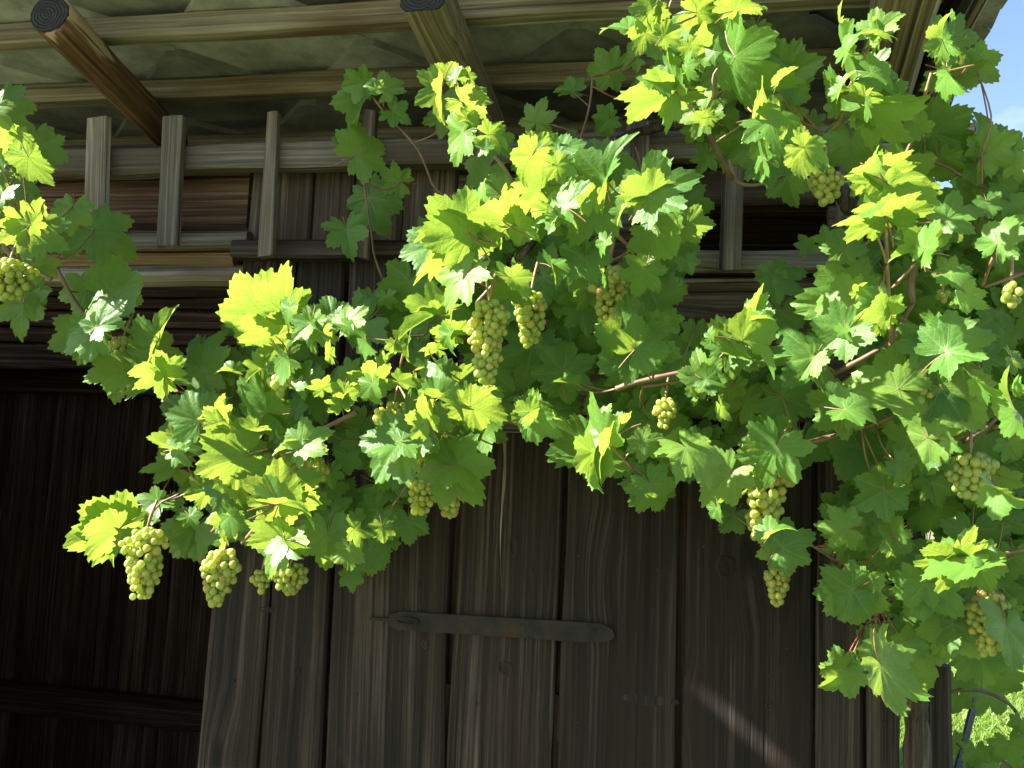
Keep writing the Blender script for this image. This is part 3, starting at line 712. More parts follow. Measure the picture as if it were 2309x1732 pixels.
# zone: attach x y, tip x y, tone, [width], [y = young leaf]
LV = {
1: """30 650 110 810 g;-20 900 110 800 y .8;120 880 190 960 y;130 960 105 1150 m;180 1010 315 1200 y .6;290 930 315 1110 n;230 850 195 960 n;100 1130 220 1280 g;-30 1130 30 1190 w;150 1450 45 1330 y;
200 1450 275 1365 y;190 1450 390 1630 y;470 1330 420 1480 g;610 1480 845 1570 n;400 1480 590 1570 n;200 1540 190 1640 g;40 1300 30 1460 g;-20 1010 20 1100 m;60 1560 100 1650 g;-40 700 40 800 m;20 1240 -30 1330 w;-20 1350 60 1420 g""",
2: """140 540 -10 570 n;230 570 150 530 m .7 y;280 590 395 480 n .8 y;150 640 5 855 n .5;330 720 430 780 n;30 930 5 825 n;95 1000 290 900 n;380 1170 235 1110 n;180 1270 235 1490 n;30 1480 60 1640 n;700 720 520 790 n;690 700 680 600 n;
720 500 605 410 y .7 y;730 500 775 425 w .5 y;760 500 820 480 y .8 y;790 500 870 560 y .8 y;850 580 960 680 y .6 y;650 560 630 820 w .45;780 660 930 760 y .8 y;790 800 740 760 w .7 y;800 760 910 820 y .7 y;970 850 1010 755 w .4 y;790 850 640 960 w .8;790 850 745 1035 w .6;950 870 1110 900 y .7;930 960 850 920 w .6;960 940 880 1010 w .5 y;1010 900 1080 1000 m;
950 1080 810 1200 n;1255 790 1290 640 n;1500 590 1365 560 n .7;1740 450 1560 465 n;1900 370 1770 370 n;1720 770 1600 790 n;1720 770 1640 850 n;1480 860 1490 810 n;1940 590 1810 560 n;1960 580 1990 480 g;
1860 190 1660 110 w .45;2000 60 1900 200 y;1990 40 2080 0 y;1960 210 1990 410 y .8;2080 230 2190 170 y;2120 280 2190 350 m;2160 600 2000 430 w .7;2120 610 1830 740 y .5;2230 690 2040 740 w .6;2100 430 2190 500 w;2020 520 2120 590 w .6;
1260 1050 1150 920 m;1260 960 1330 850 y;1400 990 1570 890 w;1710 1170 1715 825 w .42;1300 1040 1535 1020 y .4;1230 1000 1090 1180 y;1390 1070 1520 1110 y;1290 1060 1390 1170 w .8;1480 1140 1600 1230 m;2060 1170 2010 970 w .7;1995 1275 2280 1090 w;1995 1275 1810 1140 y .9;1970 1275 1820 1305 w .5;
820 1500 560 1270 y;870 1440 790 1230 w .7;1040 1420 890 1260 y;1040 1270 930 1130 m;1050 1280 1070 1160 y .4;1290 1220 1070 1350 y;1450 1340 1260 1250 w;1620 1320 1600 1180 y .8;1650 1300 1500 1540 m;1110 1450 1285 1370 y;1290 1400 1410 1540 m;830 1520 500 1460 y .5;830 1530 540 1650 y .9;590 1590 360 1640 w .8;960 1480 930 1580 m;1010 1500 1060 1600 y .5;1170 1480 1150 1600 m;1240 1500 1250 1600 w .4;1500 1520 1480 1650 g;1690 1560 1720 1659 g;2020 1480 2200 1640 m;2100 1280 2180 1390 y .8;1330 1350 1480 1330 y .6;1400 1390 1330 1450 w .5;1760 1250 1700 1370 m;1820 1350 1760 1450 w .5;1700 1560 1640 1659 w .6;880 1520 980 1560 w .4""",
3: """90 80 330 110 y;90 90 385 330 w;320 70 520 0 y .4;120 290 0 200 y;200 330 120 400 w .8;20 430 60 520 w .6;40 290 80 380 y;470 180 440 300 g;420 330 480 420 g;335 370 540 605 w .65;600 560 560 310 g;620 520 730 320 g;620 520 840 390 g;620 520 700 415 y .3;260 440 100 540 g;300 540 380 640 g;540 790 370 610 y .8;700 740 640 590 g;560 780 860 890 w .6;840 800 950 830 g;150 740 10 600 m;120 760 40 750 y .7;140 760 240 760 y .8;290 900 290 1010 g;80 830 30 930 g;160 1000 110 1120 g;520 1020 735 1080 m;520 1020 400 920 w .7;520 1010 560 900 m;680 1140 700 1335 g;760 960 900 1105 y .8;780 950 970 990 y .6;660 850 630 900 y .8 y;30 1450 205 1450 y;20 1500 60 1600 g;
1050 330 890 150 w .45;1050 330 1120 150 w .3;1240 220 1390 80 w .7;1240 220 1150 130 w .6;1240 210 1390 190 y .3;1000 590 880 480 m .6;1010 590 1060 450 w .35;1210 460 1310 330 m .7;1210 460 1430 420 m .8;1220 470 1410 510 w .5;1190 680 1480 690 m .7;1190 680 1400 530 m .8;1190 680 1120 590 w .5;1060 760 1290 750 g;1000 700 950 600 g;1670 250 1640 75 y .55;1700 260 1910 230 m;1690 260 1595 270 w .6;1690 270 1775 345 w .7;1740 110 1730 60 m .5;1720 460 1755 350 y .3;1710 470 1790 620 w .4;1710 480 1900 605 g;1880 420 2020 510 g;1900 430 1860 310 g;1520 830 1430 730 m;1530 820 1580 880 m;1600 800 1660 770 g;1560 850 1750 1030 g;1600 860 1870 940 g;1650 1030 1700 1200 g;1650 1020 1590 1100 g;
1950 970 1920 695 g .6;1960 980 2130 870 g;1930 1060 2200 980 g;1890 1070 1900 1190 g;1990 1110 2080 1200 g;2140 1050 2180 1170 g;2050 1190 2150 1260 g;2180 900 2130 960 g;1270 1120 1220 910 y;1270 1120 1410 1010 w .7;1270 1120 1170 960 y .7;1090 900 1110 1130 g;1100 850 1200 820 g;1180 880 1290 910 g;1340 1130 1640 1260 m;1330 1190 1520 1370 y .6;1300 1400 1150 1150 y;1300 1400 1110 1270 y .7;1330 1410 1430 1350 w .4;1410 1040 1480 1090 g;1540 1600 1400 1440 m;1560 1610 1640 1420 w .5;1560 1620 1330 1610 y .5;1560 1600 1620 1640 w .5;1700 1420 1910 1340 m;1700 1480 1800 1550 m;1880 1500 1920 1640 g;2030 1570 2100 1345 w;2030 1570 2170 1570 m .7;2180 1420 2130 1510 g;1040 1610 1075 1730 m;1040 1610 900 1600 m;1040 1610 1150 1500 m;930 1560 900 1460 g;1130 1450 1150 1360 g;800 1600 770 1500 g;1960 1300 2000 1400 m;2120 1310 2200 1400 g""",
4: """240 40 350 150 g;150 300 100 490 g;150 300 260 300 g;230 200 290 290 n;560 220 380 240 g;560 200 500 110 g;720 230 780 40 g;720 230 945 160 g;720 230 920 260 g;620 460 390 350 m;620 460 740 350 m;600 450 440 500 m;560 490 500 665 g;560 490 350 570 g;560 490 640 600 g;1020 600 1060 270 m .55;1000 590 890 320 g .6;800 730 570 770 m;800 730 700 900 g;1060 770 840 680 y;1060 770 1100 640 y .6;1060 780 850 830 m .5;1320 740 1290 460 g .5;1320 740 1200 520 g .6;1520 745 1500 560 g .8;1500 740 1380 690 m .5;
1690 370 1490 120 y;1840 360 1800 50 y .8;1720 330 1700 130 w .5;1870 310 1935 170 w .4;1780 510 1560 380 y .8;1860 330 1830 480 w .5;1790 330 1750 370 y .7;2010 430 1860 520 w;2010 430 1990 630 w .7;2010 430 2070 545 w .4;1770 590 1660 500 y;1820 640 1590 640 m;1820 640 1930 740 w .6;1690 720 1580 770 y .5;1720 1000 1690 730 m .7;1720 1000 1480 890 m .7;1280 1060 1010 900 m;1280 1060 1190 860 m;1420 1050 1400 875 y .8;1420 1060 1540 1030 y .7;1420 1060 1290 1000 y .6;1170 1240 960 1150 y .7;1150 1250 1190 1340 w .8;1150 1240 1320 1250 w .5;1130 1360 925 1340 g .7;1560 1280 1270 1360 y .9;1560 1280 1480 1150 m;1560 1290 1700 1170 m;1650 1100 1560 1140 y .7;1950 1220 1970 1000 y;1950 1220 2130 1100 w .8;1950 1220 1760 1210 w .4;1950 1220 2070 1260 w .4;1800 1580 2070 1390 y;1800 1580 1860 1380 y;1800 1580 1690 1480 w .5;1800 1590 2120 1590 w .4;1240 1490 1230 1380 g;1340 1500 1185 1540 y;1330 1520 1350 1650 m;1480 1430 1600 1640 m;1480 1430 1690 1540 m;1020 1570 880 1630 m .7;1110 1560 1140 1640 g;2140 400 2110 230 m;2190 430 2180 300 w .6;2120 530 2080 430 y .8;2130 630 2060 560 y .6;2080 850 2010 760 y;2190 830 2170 730 m;2200 960 2160 850 y;1900 1000 1940 900 g;1830 1050 1880 970 g;2130 1380 2150 1490 g;2040 1560 2080 1659 g;1960 760 1990 660 m;1890 850 1980 900 w .5""",
5: """740 50 450 30 y .5;830 30 620 150 w;810 100 620 320 w;790 230 640 340 y .5;620 370 350 470 y .55;620 370 480 310 y .5;30 430 170 310 w;30 440 150 490 w .6;140 530 220 620 w .5;200 250 190 360 g;290 250 300 340 g;440 250 470 170 g;470 280 360 250 g;360 100 350 10 g .8 y;360 100 430 160 g .8 y;520 100 460 170 g;560 110 560 240 n;640 30 520 120 y .7;730 500 570 450 y .7;730 500 740 400 y .4;690 500 690 660 w .4;560 430 440 480 g;620 590 500 560 y .5;480 600 560 680 g;430 540 400 690 w .5;340 560 330 640 m;200 820 160 620 y;200 820 60 780 y .7;270 690 300 610 y .6;60 740 20 640 m;120 820 90 920 y .8;20 850 20 980 y;200 820 200 980 w .6;370 800 490 840 y .6;470 780 500 860 y .6;600 900 590 760 w .5;620 700 700 820 w .5;520 720 620 700 w .5;670 880 860 720 m;670 880 800 800 g;560 1080 330 890 m;560 1080 650 950 m;560 1060 480 870 y .8;620 910 870 950 w .25;830 960 1000 1270 m;830 960 700 1080 m;830 960 1080 1030 y .7;390 1180 190 1450 w .8;390 1180 140 1230 w .7;390 1170 290 1100 m;150 1050 60 1180 g;110 1180 60 1300 g;40 1280 40 1400 g;710 1340 880 1580 m;710 1340 960 1340 m;710 1340 560 1270 m;710 1340 830 1210 m;710 1340 620 1480 m;300 1480 240 1600 g;
1230 580 1150 850 g;1230 580 1320 700 g;1140 680 1080 800 g;1080 820 1110 930 g;1430 740 1480 490 g;1430 740 1310 590 g;1430 740 1630 640 g;1430 760 1480 940 g;1430 760 1620 850 g;1430 770 1300 880 g;1210 1000 1230 840 y;1210 1000 1350 920 y .8;1250 1010 1170 1185 m;1250 1010 1090 1030 m;1250 1010 1370 1180 w .7;1310 1060 1430 1000 w .3;1560 0 1490 220 m;1560 0 1640 140 m;1960 80 1890 260 m;1960 80 2100 200 m;1100 130 1150 360 m;1090 130 1240 210 y .5;1350 60 1440 140 w .4;1690 130 1640 80 w .5;1900 590 1830 240 m;1900 590 1640 450 m;1900 590 2080 420 m;1900 590 1690 640 m;1900 590 1960 760 m;1590 220 1560 360 g;1480 230 1480 350 g;1410 260 1400 390 g;1700 580 1690 730 n;2100 400 2180 490 m;2140 200 2160 300 g;1690 1190 1440 980 w .8;1690 1190 1670 945 w .6;1760 1160 1520 1370 w .35;1640 1260 1610 1525 y .45;1560 1330 1570 1480 w .3;1620 1220 1360 1280 m .8;1940 1190 2070 1290 w;1940 1190 2000 1090 m;2160 1190 2130 1070 y .7;1960 930 1900 1060 g;1840 870 1740 920 g;1990 1460 1870 1620 m;1990 1460 2110 1640 m;1990 1460 1820 1430 g;1990 1460 2190 1500 g;1820 1330 1770 1430 g;1690 1270 1660 1360 g;2130 1250 2170 1390 m;2080 880 2050 845 m .6;1480 820 1360 780 w .3;1640 1270 1720 1330 g;1790 760 1700 830 g""",
6: """590 150 560 10 g;590 150 470 120 g;590 150 640 265 g;590 150 780 60 g;470 400 330 240 y .8;470 400 500 230 w .7;480 400 580 370 w .3;310 570 420 350 m;310 570 180 470 m;310 570 560 510 m;320 580 400 740 m .5;180 520 160 450 m .7;640 350 640 520 g;700 380 760 300 g;380 540 650 640 y .4;1090 280 760 310 m;1090 280 920 110 m;1090 280 1060 110 m .8;1090 290 835 540 w .6;1060 470 850 640 w;1040 480 1050 600 w .6;1310 370 1200 190 y .8;1310 370 1110 340 y .7;1350 360 1400 230 y .4;1120 230 1150 140 y .5;840 650 570 560 m .7;840 650 740 795 w;840 640 930 690 m .5;730 360 700 450 g;80 460 70 590 g;20 20 60 100 g;150 790 70 600 m;150 790 290 810 m;150 790 50 850 m;90 900 50 840 w .25;660 620 670 720 g;330 830 320 960 g;390 960 500 820 g;640 900 560 740 g;640 900 850 980 g;1050 980 800 900 m;1050 980 900 1110 m;1050 980 1280 1000 w .7;1050 980 1010 770 m;1050 980 1140 780 m;1050 980 1120 1110 m;1390 850 1080 720 m .8;1390 850 1280 650 m;1380 800 1450 760 w .5;600 1220 480 1500 m;600 1220 350 1190 m;600 1220 470 1050 m;600 1220 720 1060 w .6;600 1220 770 1150 m;600 1220 680 1310 w .5;20 1230 220 1410 w .7;20 1230 190 1180 m;20 1230 70 1100 m;110 950 70 1060 g;240 960 280 1060 y .5;300 1400 120 1590 m;300 1400 350 1640 m;300 1400 460 1590 m;
1560 580 1440 410 m;1560 580 1700 480 m;1560 600 1500 620 y .4;1700 610 1990 460 w;1700 600 1800 410 w .7;1640 450 1570 360 w .6;1730 100 1640 10 m;1730 100 1900 120 w .6;1830 240 1920 350 w .8;1830 240 1740 320 m;2080 420 2180 320 g;2080 420 2020 580 g;2050 20 2100 90 g;1660 840 1960 1110 m;1660 840 1960 860 m;1660 830 1800 660 m;1900 800 2010 900 w .4;1590 1170 1650 1400 m;1590 1170 1300 1080 m;1590 1170 1600 910 m;1590 1170 1310 1240 m;1590 1170 1740 1150 m;1720 1180 1790 1260 w .7;1140 1220 980 1420 g;1140 1220 880 1240 g;1140 1220 1280 1280 m;1180 1360 1090 1470 g;1250 1450 1390 1310 w .7;1390 1340 1500 1440 m;1300 1500 1110 1620 m;1300 1500 1290 1640 m;1300 1500 1440 1610 m;1600 1450 1480 1400 m;1600 1450 1660 1600 m;1600 1450 1770 1500 g;1010 1640 900 1530 g;1010 1650 1090 1530 g;2100 1200 2180 1310 m;2020 1290 2080 1400 g;2040 1500 2180 1640 w .4;2060 1420 2180 1480 m;2160 1010 1985 760 w .3;2160 850 2100 770 w .6;2150 860 2190 900 w .5;1930 640 2060 560 g;2120 650 2190 720 y .6""",
7: """760 125 420 200 y;760 125 560 -70 y;760 125 570 265 y .8;760 125 860 10 y .7;810 170 640 305 w .55;940 90 1000 10 m .7;940 90 890 30 m .6;1250 120 1110 290 g;1250 120 1200 290 g;1250 120 1340 230 g;1480 40 1380 220 y .7;1480 40 1580 150 w .6;1480 30 1330 30 m;1460 200 1415 300 m .3;1220 40 1270 110 m;1830 190 1660 425 w;1830 190 1600 190 y .6;1830 190 1910 110 m;1830 190 1910 330 w .5;2110 150 2100 390 m;2110 150 2000 130 m;2110 150 2190 280 m;1690 60 1640 10 y .6;1940 90 1980 10 g""",
8: """260 110 270 220 m;260 110 170 60 m;260 110 390 90 m;50 250 50 390 m;180 250 200 420 g;180 250 260 380 g;60 420 70 525 g;60 410 140 470 g;430 60 440 220 g;330 200 350 260 g;80 120 160 190 y .6;90 30 120 100 g""",
9: """220 -10 240 95 w .7;330 30 250 150 g;640 240 480 310 m;640 240 700 410 m;640 240 840 150 m;640 240 640 110 m;560 160 690 35 w .4;1060 120 990 290 m;1060 120 880 120 m;1060 120 1200 110 m;1060 100 900 0 m;1350 170 1360 340 m;1350 170 1230 290 m;1350 170 1510 130 m;1350 160 1280 20 m;1090 510 1140 775 m;1090 510 850 570 m;1090 510 960 360 m;1090 500 1060 360 m;1090 510 1210 660 m;1230 390 1270 530 g;1230 390 1110 440 g;1560 460 1460 705 m;1560 460 1770 650 m;1560 460 1330 450 m;1560 460 1770 480 m;1810 350 1560 110 y;1810 350 1780 120 w .6;1810 350 1580 230 y .7;1860 350 1540 400 w .3;1880 330 1975 515 w;1880 330 1980 350 w .5;1840 150 1860 240 g;2060 80 2030 230 g;2060 60 2190 150 g;2120 300 2100 480 g;2110 300 2190 350 g;1740 730 1660 1000 m;1740 730 1550 850 m;1740 730 1840 900 m;1600 620 1570 770 g;1040 1030 905 1180 m;1040 1030 870 1020 m;1040 1030 980 890 m;1040 1030 1140 1060 w .6;1270 990 1435 1205 y .6;1270 990 1140 850 m;1270 990 1330 820 m;1270 1000 1230 1120 y .5;1430 860 1645 1190 m;1430 860 1560 750 m;1430 860 1350 760 g;2080 750 2140 1000 m .6;2100 640 2180 700 m;1960 560 1900 500 g""",
}
# several lobes of one leaf were read off separately: keep one leaf for each junction, sized to its longest lobe
items = []
for z, txt in LV.items():
    groups = {}
    for s in txt.replace('\n', '').split(';'):
        q = s.split()
        if len(q) < 5: continue
        ax, ay, tx, ty = map(float, q[:4]); tone = q[4]; wr = 1.0; yg = False
        for e in q[5:]:
            if e == 'y': yg = True
            else: wr = float(e)
        groups.setdefault((round(ax/12), round(ay/12)), []).append([ax, ay, tx, ty, tone, wr, yg])
    for key, g in groups.items():
        if len(g) == 1: items.append((z, *g[0])); continue
        if any(a[5] < .95 for a in g):
            # a creased leaf: lay its two largest halves as separate leaves on one node
            g.sort(key=lambda a: -math.hypot(a[2]-a[0], a[3]-a[1]))
            for a in g[:3]: items.append((z, *a))
        else:
            g.sort(key=lambda a: -math.hypot(a[2]-a[0], a[3]-a[1]))
            for a in g[:2 if len(g) < 4 else 3]: items.append((z, *a))
ra = random.Random(77)
def area(it): return -math.hypot(it[3]-it[1], it[4]-it[2])*it[6]
items.sort(key=area)
ENT = []
for it in items:
    z, ax, ay, tx, ty, tone, wr, yg = it
    sx, sy = zs(z, ax, ay)
    left = (sx < 330 and sy < 1000) or (sx < 460 and sy < 900)
    ENT.append(place(vine_l if left else vine, z, ax, ay, tx, ty, tone, wr, young=yg, r=ra))
# leaves that the photograph shows in the sun stand far enough out to catch it
def disc(M, L): return M @ Vector((0, .38, 0)), M.to_3x3().col[2].normalized(), .60*L
DISC = [disc(e[2], e[4]) for e in ENT]
def shaded(p, skip=-1):
    if p.y > lit_y(p.z)-.01: return True
    for k, (c, n, R) in enumerate(DISC):
        if k == skip: continue
        dn = n.dot(SUN_TO)
        if abs(dn) < .04: continue
        t = (c-p).dot(n)/dn
        if t > .015 and (p+SUN_TO*t-c).length < R: return True
    return False
for rounds in range(2):
    for k, e in enumerate(ENT):
        if e[3] not in 'wy': continue
        M0 = e[2]; p0 = M0.translation.copy(); best = None
        for st in range(3 if p0.z < 1.25 and p0.x > 0 else 9):
            f = 1-.022*st
            M = Matrix.Translation(CP) @ Matrix.Scale(f, 4) @ Matrix.Translation(-CP) @ M0
            if M.translation.y < -1.02: break
            pts = [M @ Vector(q) for q in ((0, .38, 0), (.35, .3, 0), (-.35, .3, 0), (0, .75, 0), (0, .1, 0))]
            sc_ = sum(not shaded(q, k) for q in pts) - .22*st
            if best is None or sc_ > best[0]: best = (sc_, M, f)
            if st == 0 and sc_ >= 4: break
        e[2] = best[1]; e[4] *= best[2]; DISC[k] = disc(e[2], e[4])
print('lit', sum(not shaded(DISC[k][0], k) for k, e in enumerate(ENT)), len(ENT))
EXTRA = []; nmain = nleft = 0
for e in ENT:
    if e[0] is vine and nmain >= 297: EXTRA.append(e); continue
    e.append(put(bpy.data.objects.new('leaf', e[1]), e[2], e[0]))
    if e[0] is vine: nmain += 1
# the smaller leaves and the inner foliage of the vine: one mass
def inside(poly, x, y):
    c = False; n = len(poly)
    for i in range(n):
        (x0, y0), (x1, y1) = poly[i], poly[i-1]
        if (y0 > y) != (y1 > y) and x < (x1-x0)*(y-y0)/(y1-y0)+x0: c = not c
    return c
POLY = [[(890, 540), (1010, 350), (1290, 330), (1500, 400), (1490, 560), (1440, 640), (1560, 760), (1720, 860), (1740, 960), (1500, 1060), (1250, 930), (1060, 900), (990, 1010), (870, 1090), (700, 1210), (500, 1150), (470, 1040), (380, 900), (540, 760), (540, 640), (660, 680), (830, 680)],
        [(1800, 640), (1890, 480), (2060, 450), (2260, 560), (2260, 1360), (2000, 1440), (1830, 1180), (1840, 900), (1790, 780)],
        [(1420, 0), (1580, 40), (1660, 340), (1570, 350), (1500, 250)], [(2070, 400), (2270, 400), (2270, 1380), (2110, 1380)]]
def leaf_mass(name, mats, parent):
    """joins leaf meshes into one object"""
    V, F, MI, UV = [], [], [], []
    base = 0
    cache = {}
    for me, M in mats:
        if me not in cache:
            co = np.empty(len(me.vertices)*3); me.vertices.foreach_get('co', co)
            uv = np.empty(len(me.loops)*2); me.uv_layers[0].data.foreach_get('uv', uv)
            cache[me] = (co.reshape(-1, 3), [tuple(p.vertices) for p in me.polygons], [p.material_index for p in me.polygons], uv)
        co, fs, mi, uv = cache[me]
        A = np.array(M); V.append(co @ A[:3, :3].T + A[:3, 3]); F += [tuple(i+base for i in f) for f in fs]; MI += mi; UV.append(uv); base += len(co)
    Wp = W[parent].translation
    V = np.concatenate(V) - np.array(Wp)
    me = bpy.data.meshes.new(name); me.from_pydata(V.tolist(), [], F)
    me.materials.append(M_LEAF); me.materials.append(M_PET)
    me.polygons.foreach_set('material_index', MI); me.polygons.foreach_set('use_smooth', [True]*len(F))
    u = me.uv_layers.new(name='veins'); u.data.foreach_set('uv', np.concatenate(UV))
    o = bpy.data.objects.new(name, me); o['kind'] = 'stuff'
    return put(o, Matrix.Translation(Wp), parent)
mass = []
for e in EXTRA: mass.append((e[1], e[2]))
for poly, cnt in zip(POLY, (150, 130, 12, 60)):
    k = 0
    while k < cnt:
        x = ra.uniform(min(p[0] for p in poly), max(p[0] for p in poly)); y = ra.uniform(min(p[1] for p in poly), max(p[1] for p in poly))
        if not inside(poly, x, y): continue
        k += 1
        s = (x*1.04385, y*1.04385); p = at_canopy(*s, ra.uniform(.10, .24), -.07)
        if in_beam(p, .08): continue
        a = ra.gauss(PI/2, 1.0)
        M, L_ = leaf_matrix(p, math.cos(a), math.sin(a), ra.uniform(.055, .085), 'g', 1, ra); M.translation = p
        mass.append((ra.choice(LEAVES), M))
leaf_mass('inner_leaves', mass, vine)
# ------------------------------------------------------------------ canes and trunk
tr = [D(1982, 1690, -.03), D(1976, 1500, -.05), D(1978, 1250, -.07), D(1965, 1000, -.06), D(1955, 800, -.08), D(1925, 640, -.11), D(1885, 520, -.15), D(1820, 420, -.18), D(1760, 330, -.20)]
tr = [Vector((tr[0].x, -.04, 0))] + tr
tube('trunk', tr, (.024, .015), M_BARK, vine, K=12, sub=8, wob=.55, seed=3)
tube('trunk', [D(1925, 640, -.11), D(1930, 480, -.2), D(1900, 350, -.24)], (.014, .008), M_BARK, vine, K=10, sub=8, wob=.5, seed=5)
tube('trunk', [D(1790, 380, -.19), D(1690, 285, -.16), D(1560, 270, -.135), D(1440, 272, -.13), D(1330, 310, -.14), D(1240, 420, -.2), D(1120, 560, -.28)], (.015, .007), M_BARK, vine, K=10, sub=8, wob=.5, seed=6)
for z, pts, off, r0, r1, m in (
    (6, [(700, 1225), (1150, 1105), (1420, 995), (1660, 840), (1900, 700)], -.02, .0055, .004, M_CANE),
    (6, [(960, 760), (1200, 630), (1350, 530), (1480, 300)], -.02, .0055, .004, M_CANE),
    (5, [(1770, 850), (1900, 810), (2060, 770), (2230, 735)], -.03, .0065, .005, M_CANE),
    (5, [(1940, 835), (2230, 795)], -.03, .004, .003, M_CANE),
    (3, [(1270, 1130), (1290, 1260), (1310, 1480), (1315, 1660), (1330, 1950), (1345, 2340)], -.06, .0028, .0042, M_SHOOT),
    (3, [(1370, 1210), (1330, 1360), (1310, 1480)], -.07, .0022, .003, M_SHOOT),
    (3, [(1220, 1440), (1290, 1620), (1310, 1700)], -.07, .0022, .003, M_SHOOT),
    (2, [(720, 510), (770, 640), (775, 720), (800, 850), (940, 960), (1060, 1100), (1130, 1240), (1250, 1500)], -.08, .0022, .005, M_SHOOT),
    (2, [(175, 590), (290, 740), (490, 960), (590, 1190), (660, 1260)], .22, .0025, .0038, M_CANE),
    (2, [(270, 690), (275, 620), (290, 590)], .22, .002, .002, M_CANE),
    (2, [(0, 1030), (90, 1050), (140, 1180), (190, 1480), (215, 1660), (300, 1880)], .25, .002, .003, M_CANE),
    (2, [(1620, 490), (1600, 680), (1550, 870), (1500, 1000)], .2, .0025, .0035, M_CANE),
    (2, [(1495, 595), (1600, 690)], .2, .0018, .0018, M_CANE), (2, [(1310, 790), (1440, 830), (1530, 860)], .22, .0018, .0018, M_CANE),
    (2, [(2060, 0), (2000, 180), (2060, 300), (2130, 470)], -.1, .003, .0045, M_CANE),
    (2, [(2130, 470), (2230, 590), (2400, 930), (2470, 1070), (2520, 1150)], (-.1, .1), .0045, .006, M_CANE),
    (2, [(1960, 210), (2050, 290)], -.1, .0025, .003, M_SHOOT), (2, [(2000, 210), (2090, 100), (2130, 0)], -.1, .0028, .002, M_PET), (2, [(2040, 215), (2290, 100)], -.1, .002, .002, M_PET),
    (3, [(1150, 390), (1100, 500), (1030, 700), (1000, 800), (880, 920)], (-.1, .1), .003, .0035, M_SHOOT),
    (3, [(1050, 330), (1100, 490)], -.1, .0024, .002, M_PET), (3, [(1240, 220), (1160, 400)], -.1, .0022, .002, M_PET), (3, [(1215, 475), (1070, 640)], -.1, .0024, .002, M_PET), (3, [(1195, 680), (1110, 740)], -.1, .0022, .002, M_PET), (3, [(1000, 590), (1030, 700)], -.1, .0022, .002, M_PET),
    (3, [(310, 350), (200, 480), (195, 620), (130, 750)], -.08, .0024, .003, M_SHOOT), (3, [(400, 490), (200, 620)], -.08, .0024, .002, M_PET), (3, [(440, 765), (215, 915)], -.04, .0024, .002, M_PET),
    (3, [(300, 1030), (340, 1160), (430, 1195), (560, 1170), (740, 1085), (1050, 1035), (1300, 1010), (1640, 1050), (1900, 1190), (2230, 1310)], .12, .0042, .0035, M_CANE),
    (3, [(1600, 470), (1540, 700), (1500, 850), (1420, 1030)], -.05, .0025, .0035, M_SHOOT), (3, [(1880, 420), (1610, 480)], -.05, .002, .002, M_PET), (3, [(1700, 500), (1560, 640)], -.05, .002, .002, M_PET),
    (3, [(1930, 980), (1925, 1190)], .06, .002, .002, M_PET),
    (6, [(2200, 100), (1940, 195)], -.05, .004, .003, M_CANE), (6, [(2000, 0), (1930, 190)], -.05, .003, .003, M_PET),
    (6, [(1480, 300), (1470, 130), (1530, 0)], -.02, .007, .005, M_CANE), (6, [(1350, 200), (1500, 40)], -.05, .003, .003, M_SHOOT),
    (6, [(2130, 910), (1970, 1090), (1790, 1200)], -.03, .004, .005, M_CANE), (6, [(2220, 1070), (1990, 1105)], -.03, .003, .003, M_CANE),
    (6, [(1850, 1250), (1900, 1130)], -.03, .002, .002, M_CANE),
    (6, [(1100, 640), (1130, 560), (1180, 430)], -.03, .003, .003, M_CANE),
    (9, [(770, 190), (880, 260), (1090, 400)], .02, .0035, .003, M_CANE), (9, [(1390, 500), (1250, 680), (1180, 730)], .02, .003, .002, M_CANE), (9, [(1960, 300), (2230, 250)], -.03, .004, .004, M_CANE),
    (9, [(1960, 310), (1850, 430), (1700, 560), (1560, 760)], .02, .004, .004, M_CANE),
    (5, [(700, 1220), (680, 950), (640, 900)], -.03, .003, .003, M_CANE), (5, [(430, 1290), (600, 1390)], -.04, .0025, .0025, M_PET), (5, [(555, 1080), (620, 1240)], -.04, .0025, .0025, M_PET),
    (5, [(930, 40), (940, 200), (960, 290)], -.11, .0025, .0025, M_SHOOT), (5, [(730, 50), (920, 185)], -.11, .0025, .0025, M_CANE), (5, [(1110, 80), (980, 180), (870, 300)], -.09, .005, .004, M_CANE),
    (5, [(1700, 1230), (1860, 1350)], -.05, .002, .002, M_PET), (5, [(1910, 1210), (1820, 1310), (1880, 1360)], -.04, .002, .002, M_SHOOT),
    (5, [(430, 510), (370, 740), (370, 830)], -.08, .003, .003, M_SHOOT),
    (2, [(1880, 1600), (1990, 1340), (2000, 1280)], -.1, .004, .002, M_PET), (2, [(1700, 1430), (1880, 1590), (2060, 1450)], -.07, .004, .003, M_CANE), (2, [(1220, 1220), (1280, 1090)], -.08, .002, .002, M_PET),
    (7, [(880, 170), (920, 80), (1010, -30), (1150, -100)], -.06, .002, .003, M_CANE), (7, [(1360, 140), (1480, 10)], -.1, .003, .003, M_SHOOT), (7, [(1555, 215), (1720, 30), (1850, -60)], -.09, .004, .004, M_SHOOT),
    (4, [(840, 1610), (1110, 1560), (1300, 1480)], -.05, .003, .0035, M_CANE), (4, [(1300, 1480), (1600, 1400), (1900, 1200), (2300, 1000)], (-.04, .0), .004, .006, M_CANE),
    (4, [(1480, 1410), (1490, 1590)], -.04, .0025, .0025, M_SHOOT),
    ): cane(vine, z, pts, off, r0, r1, m)
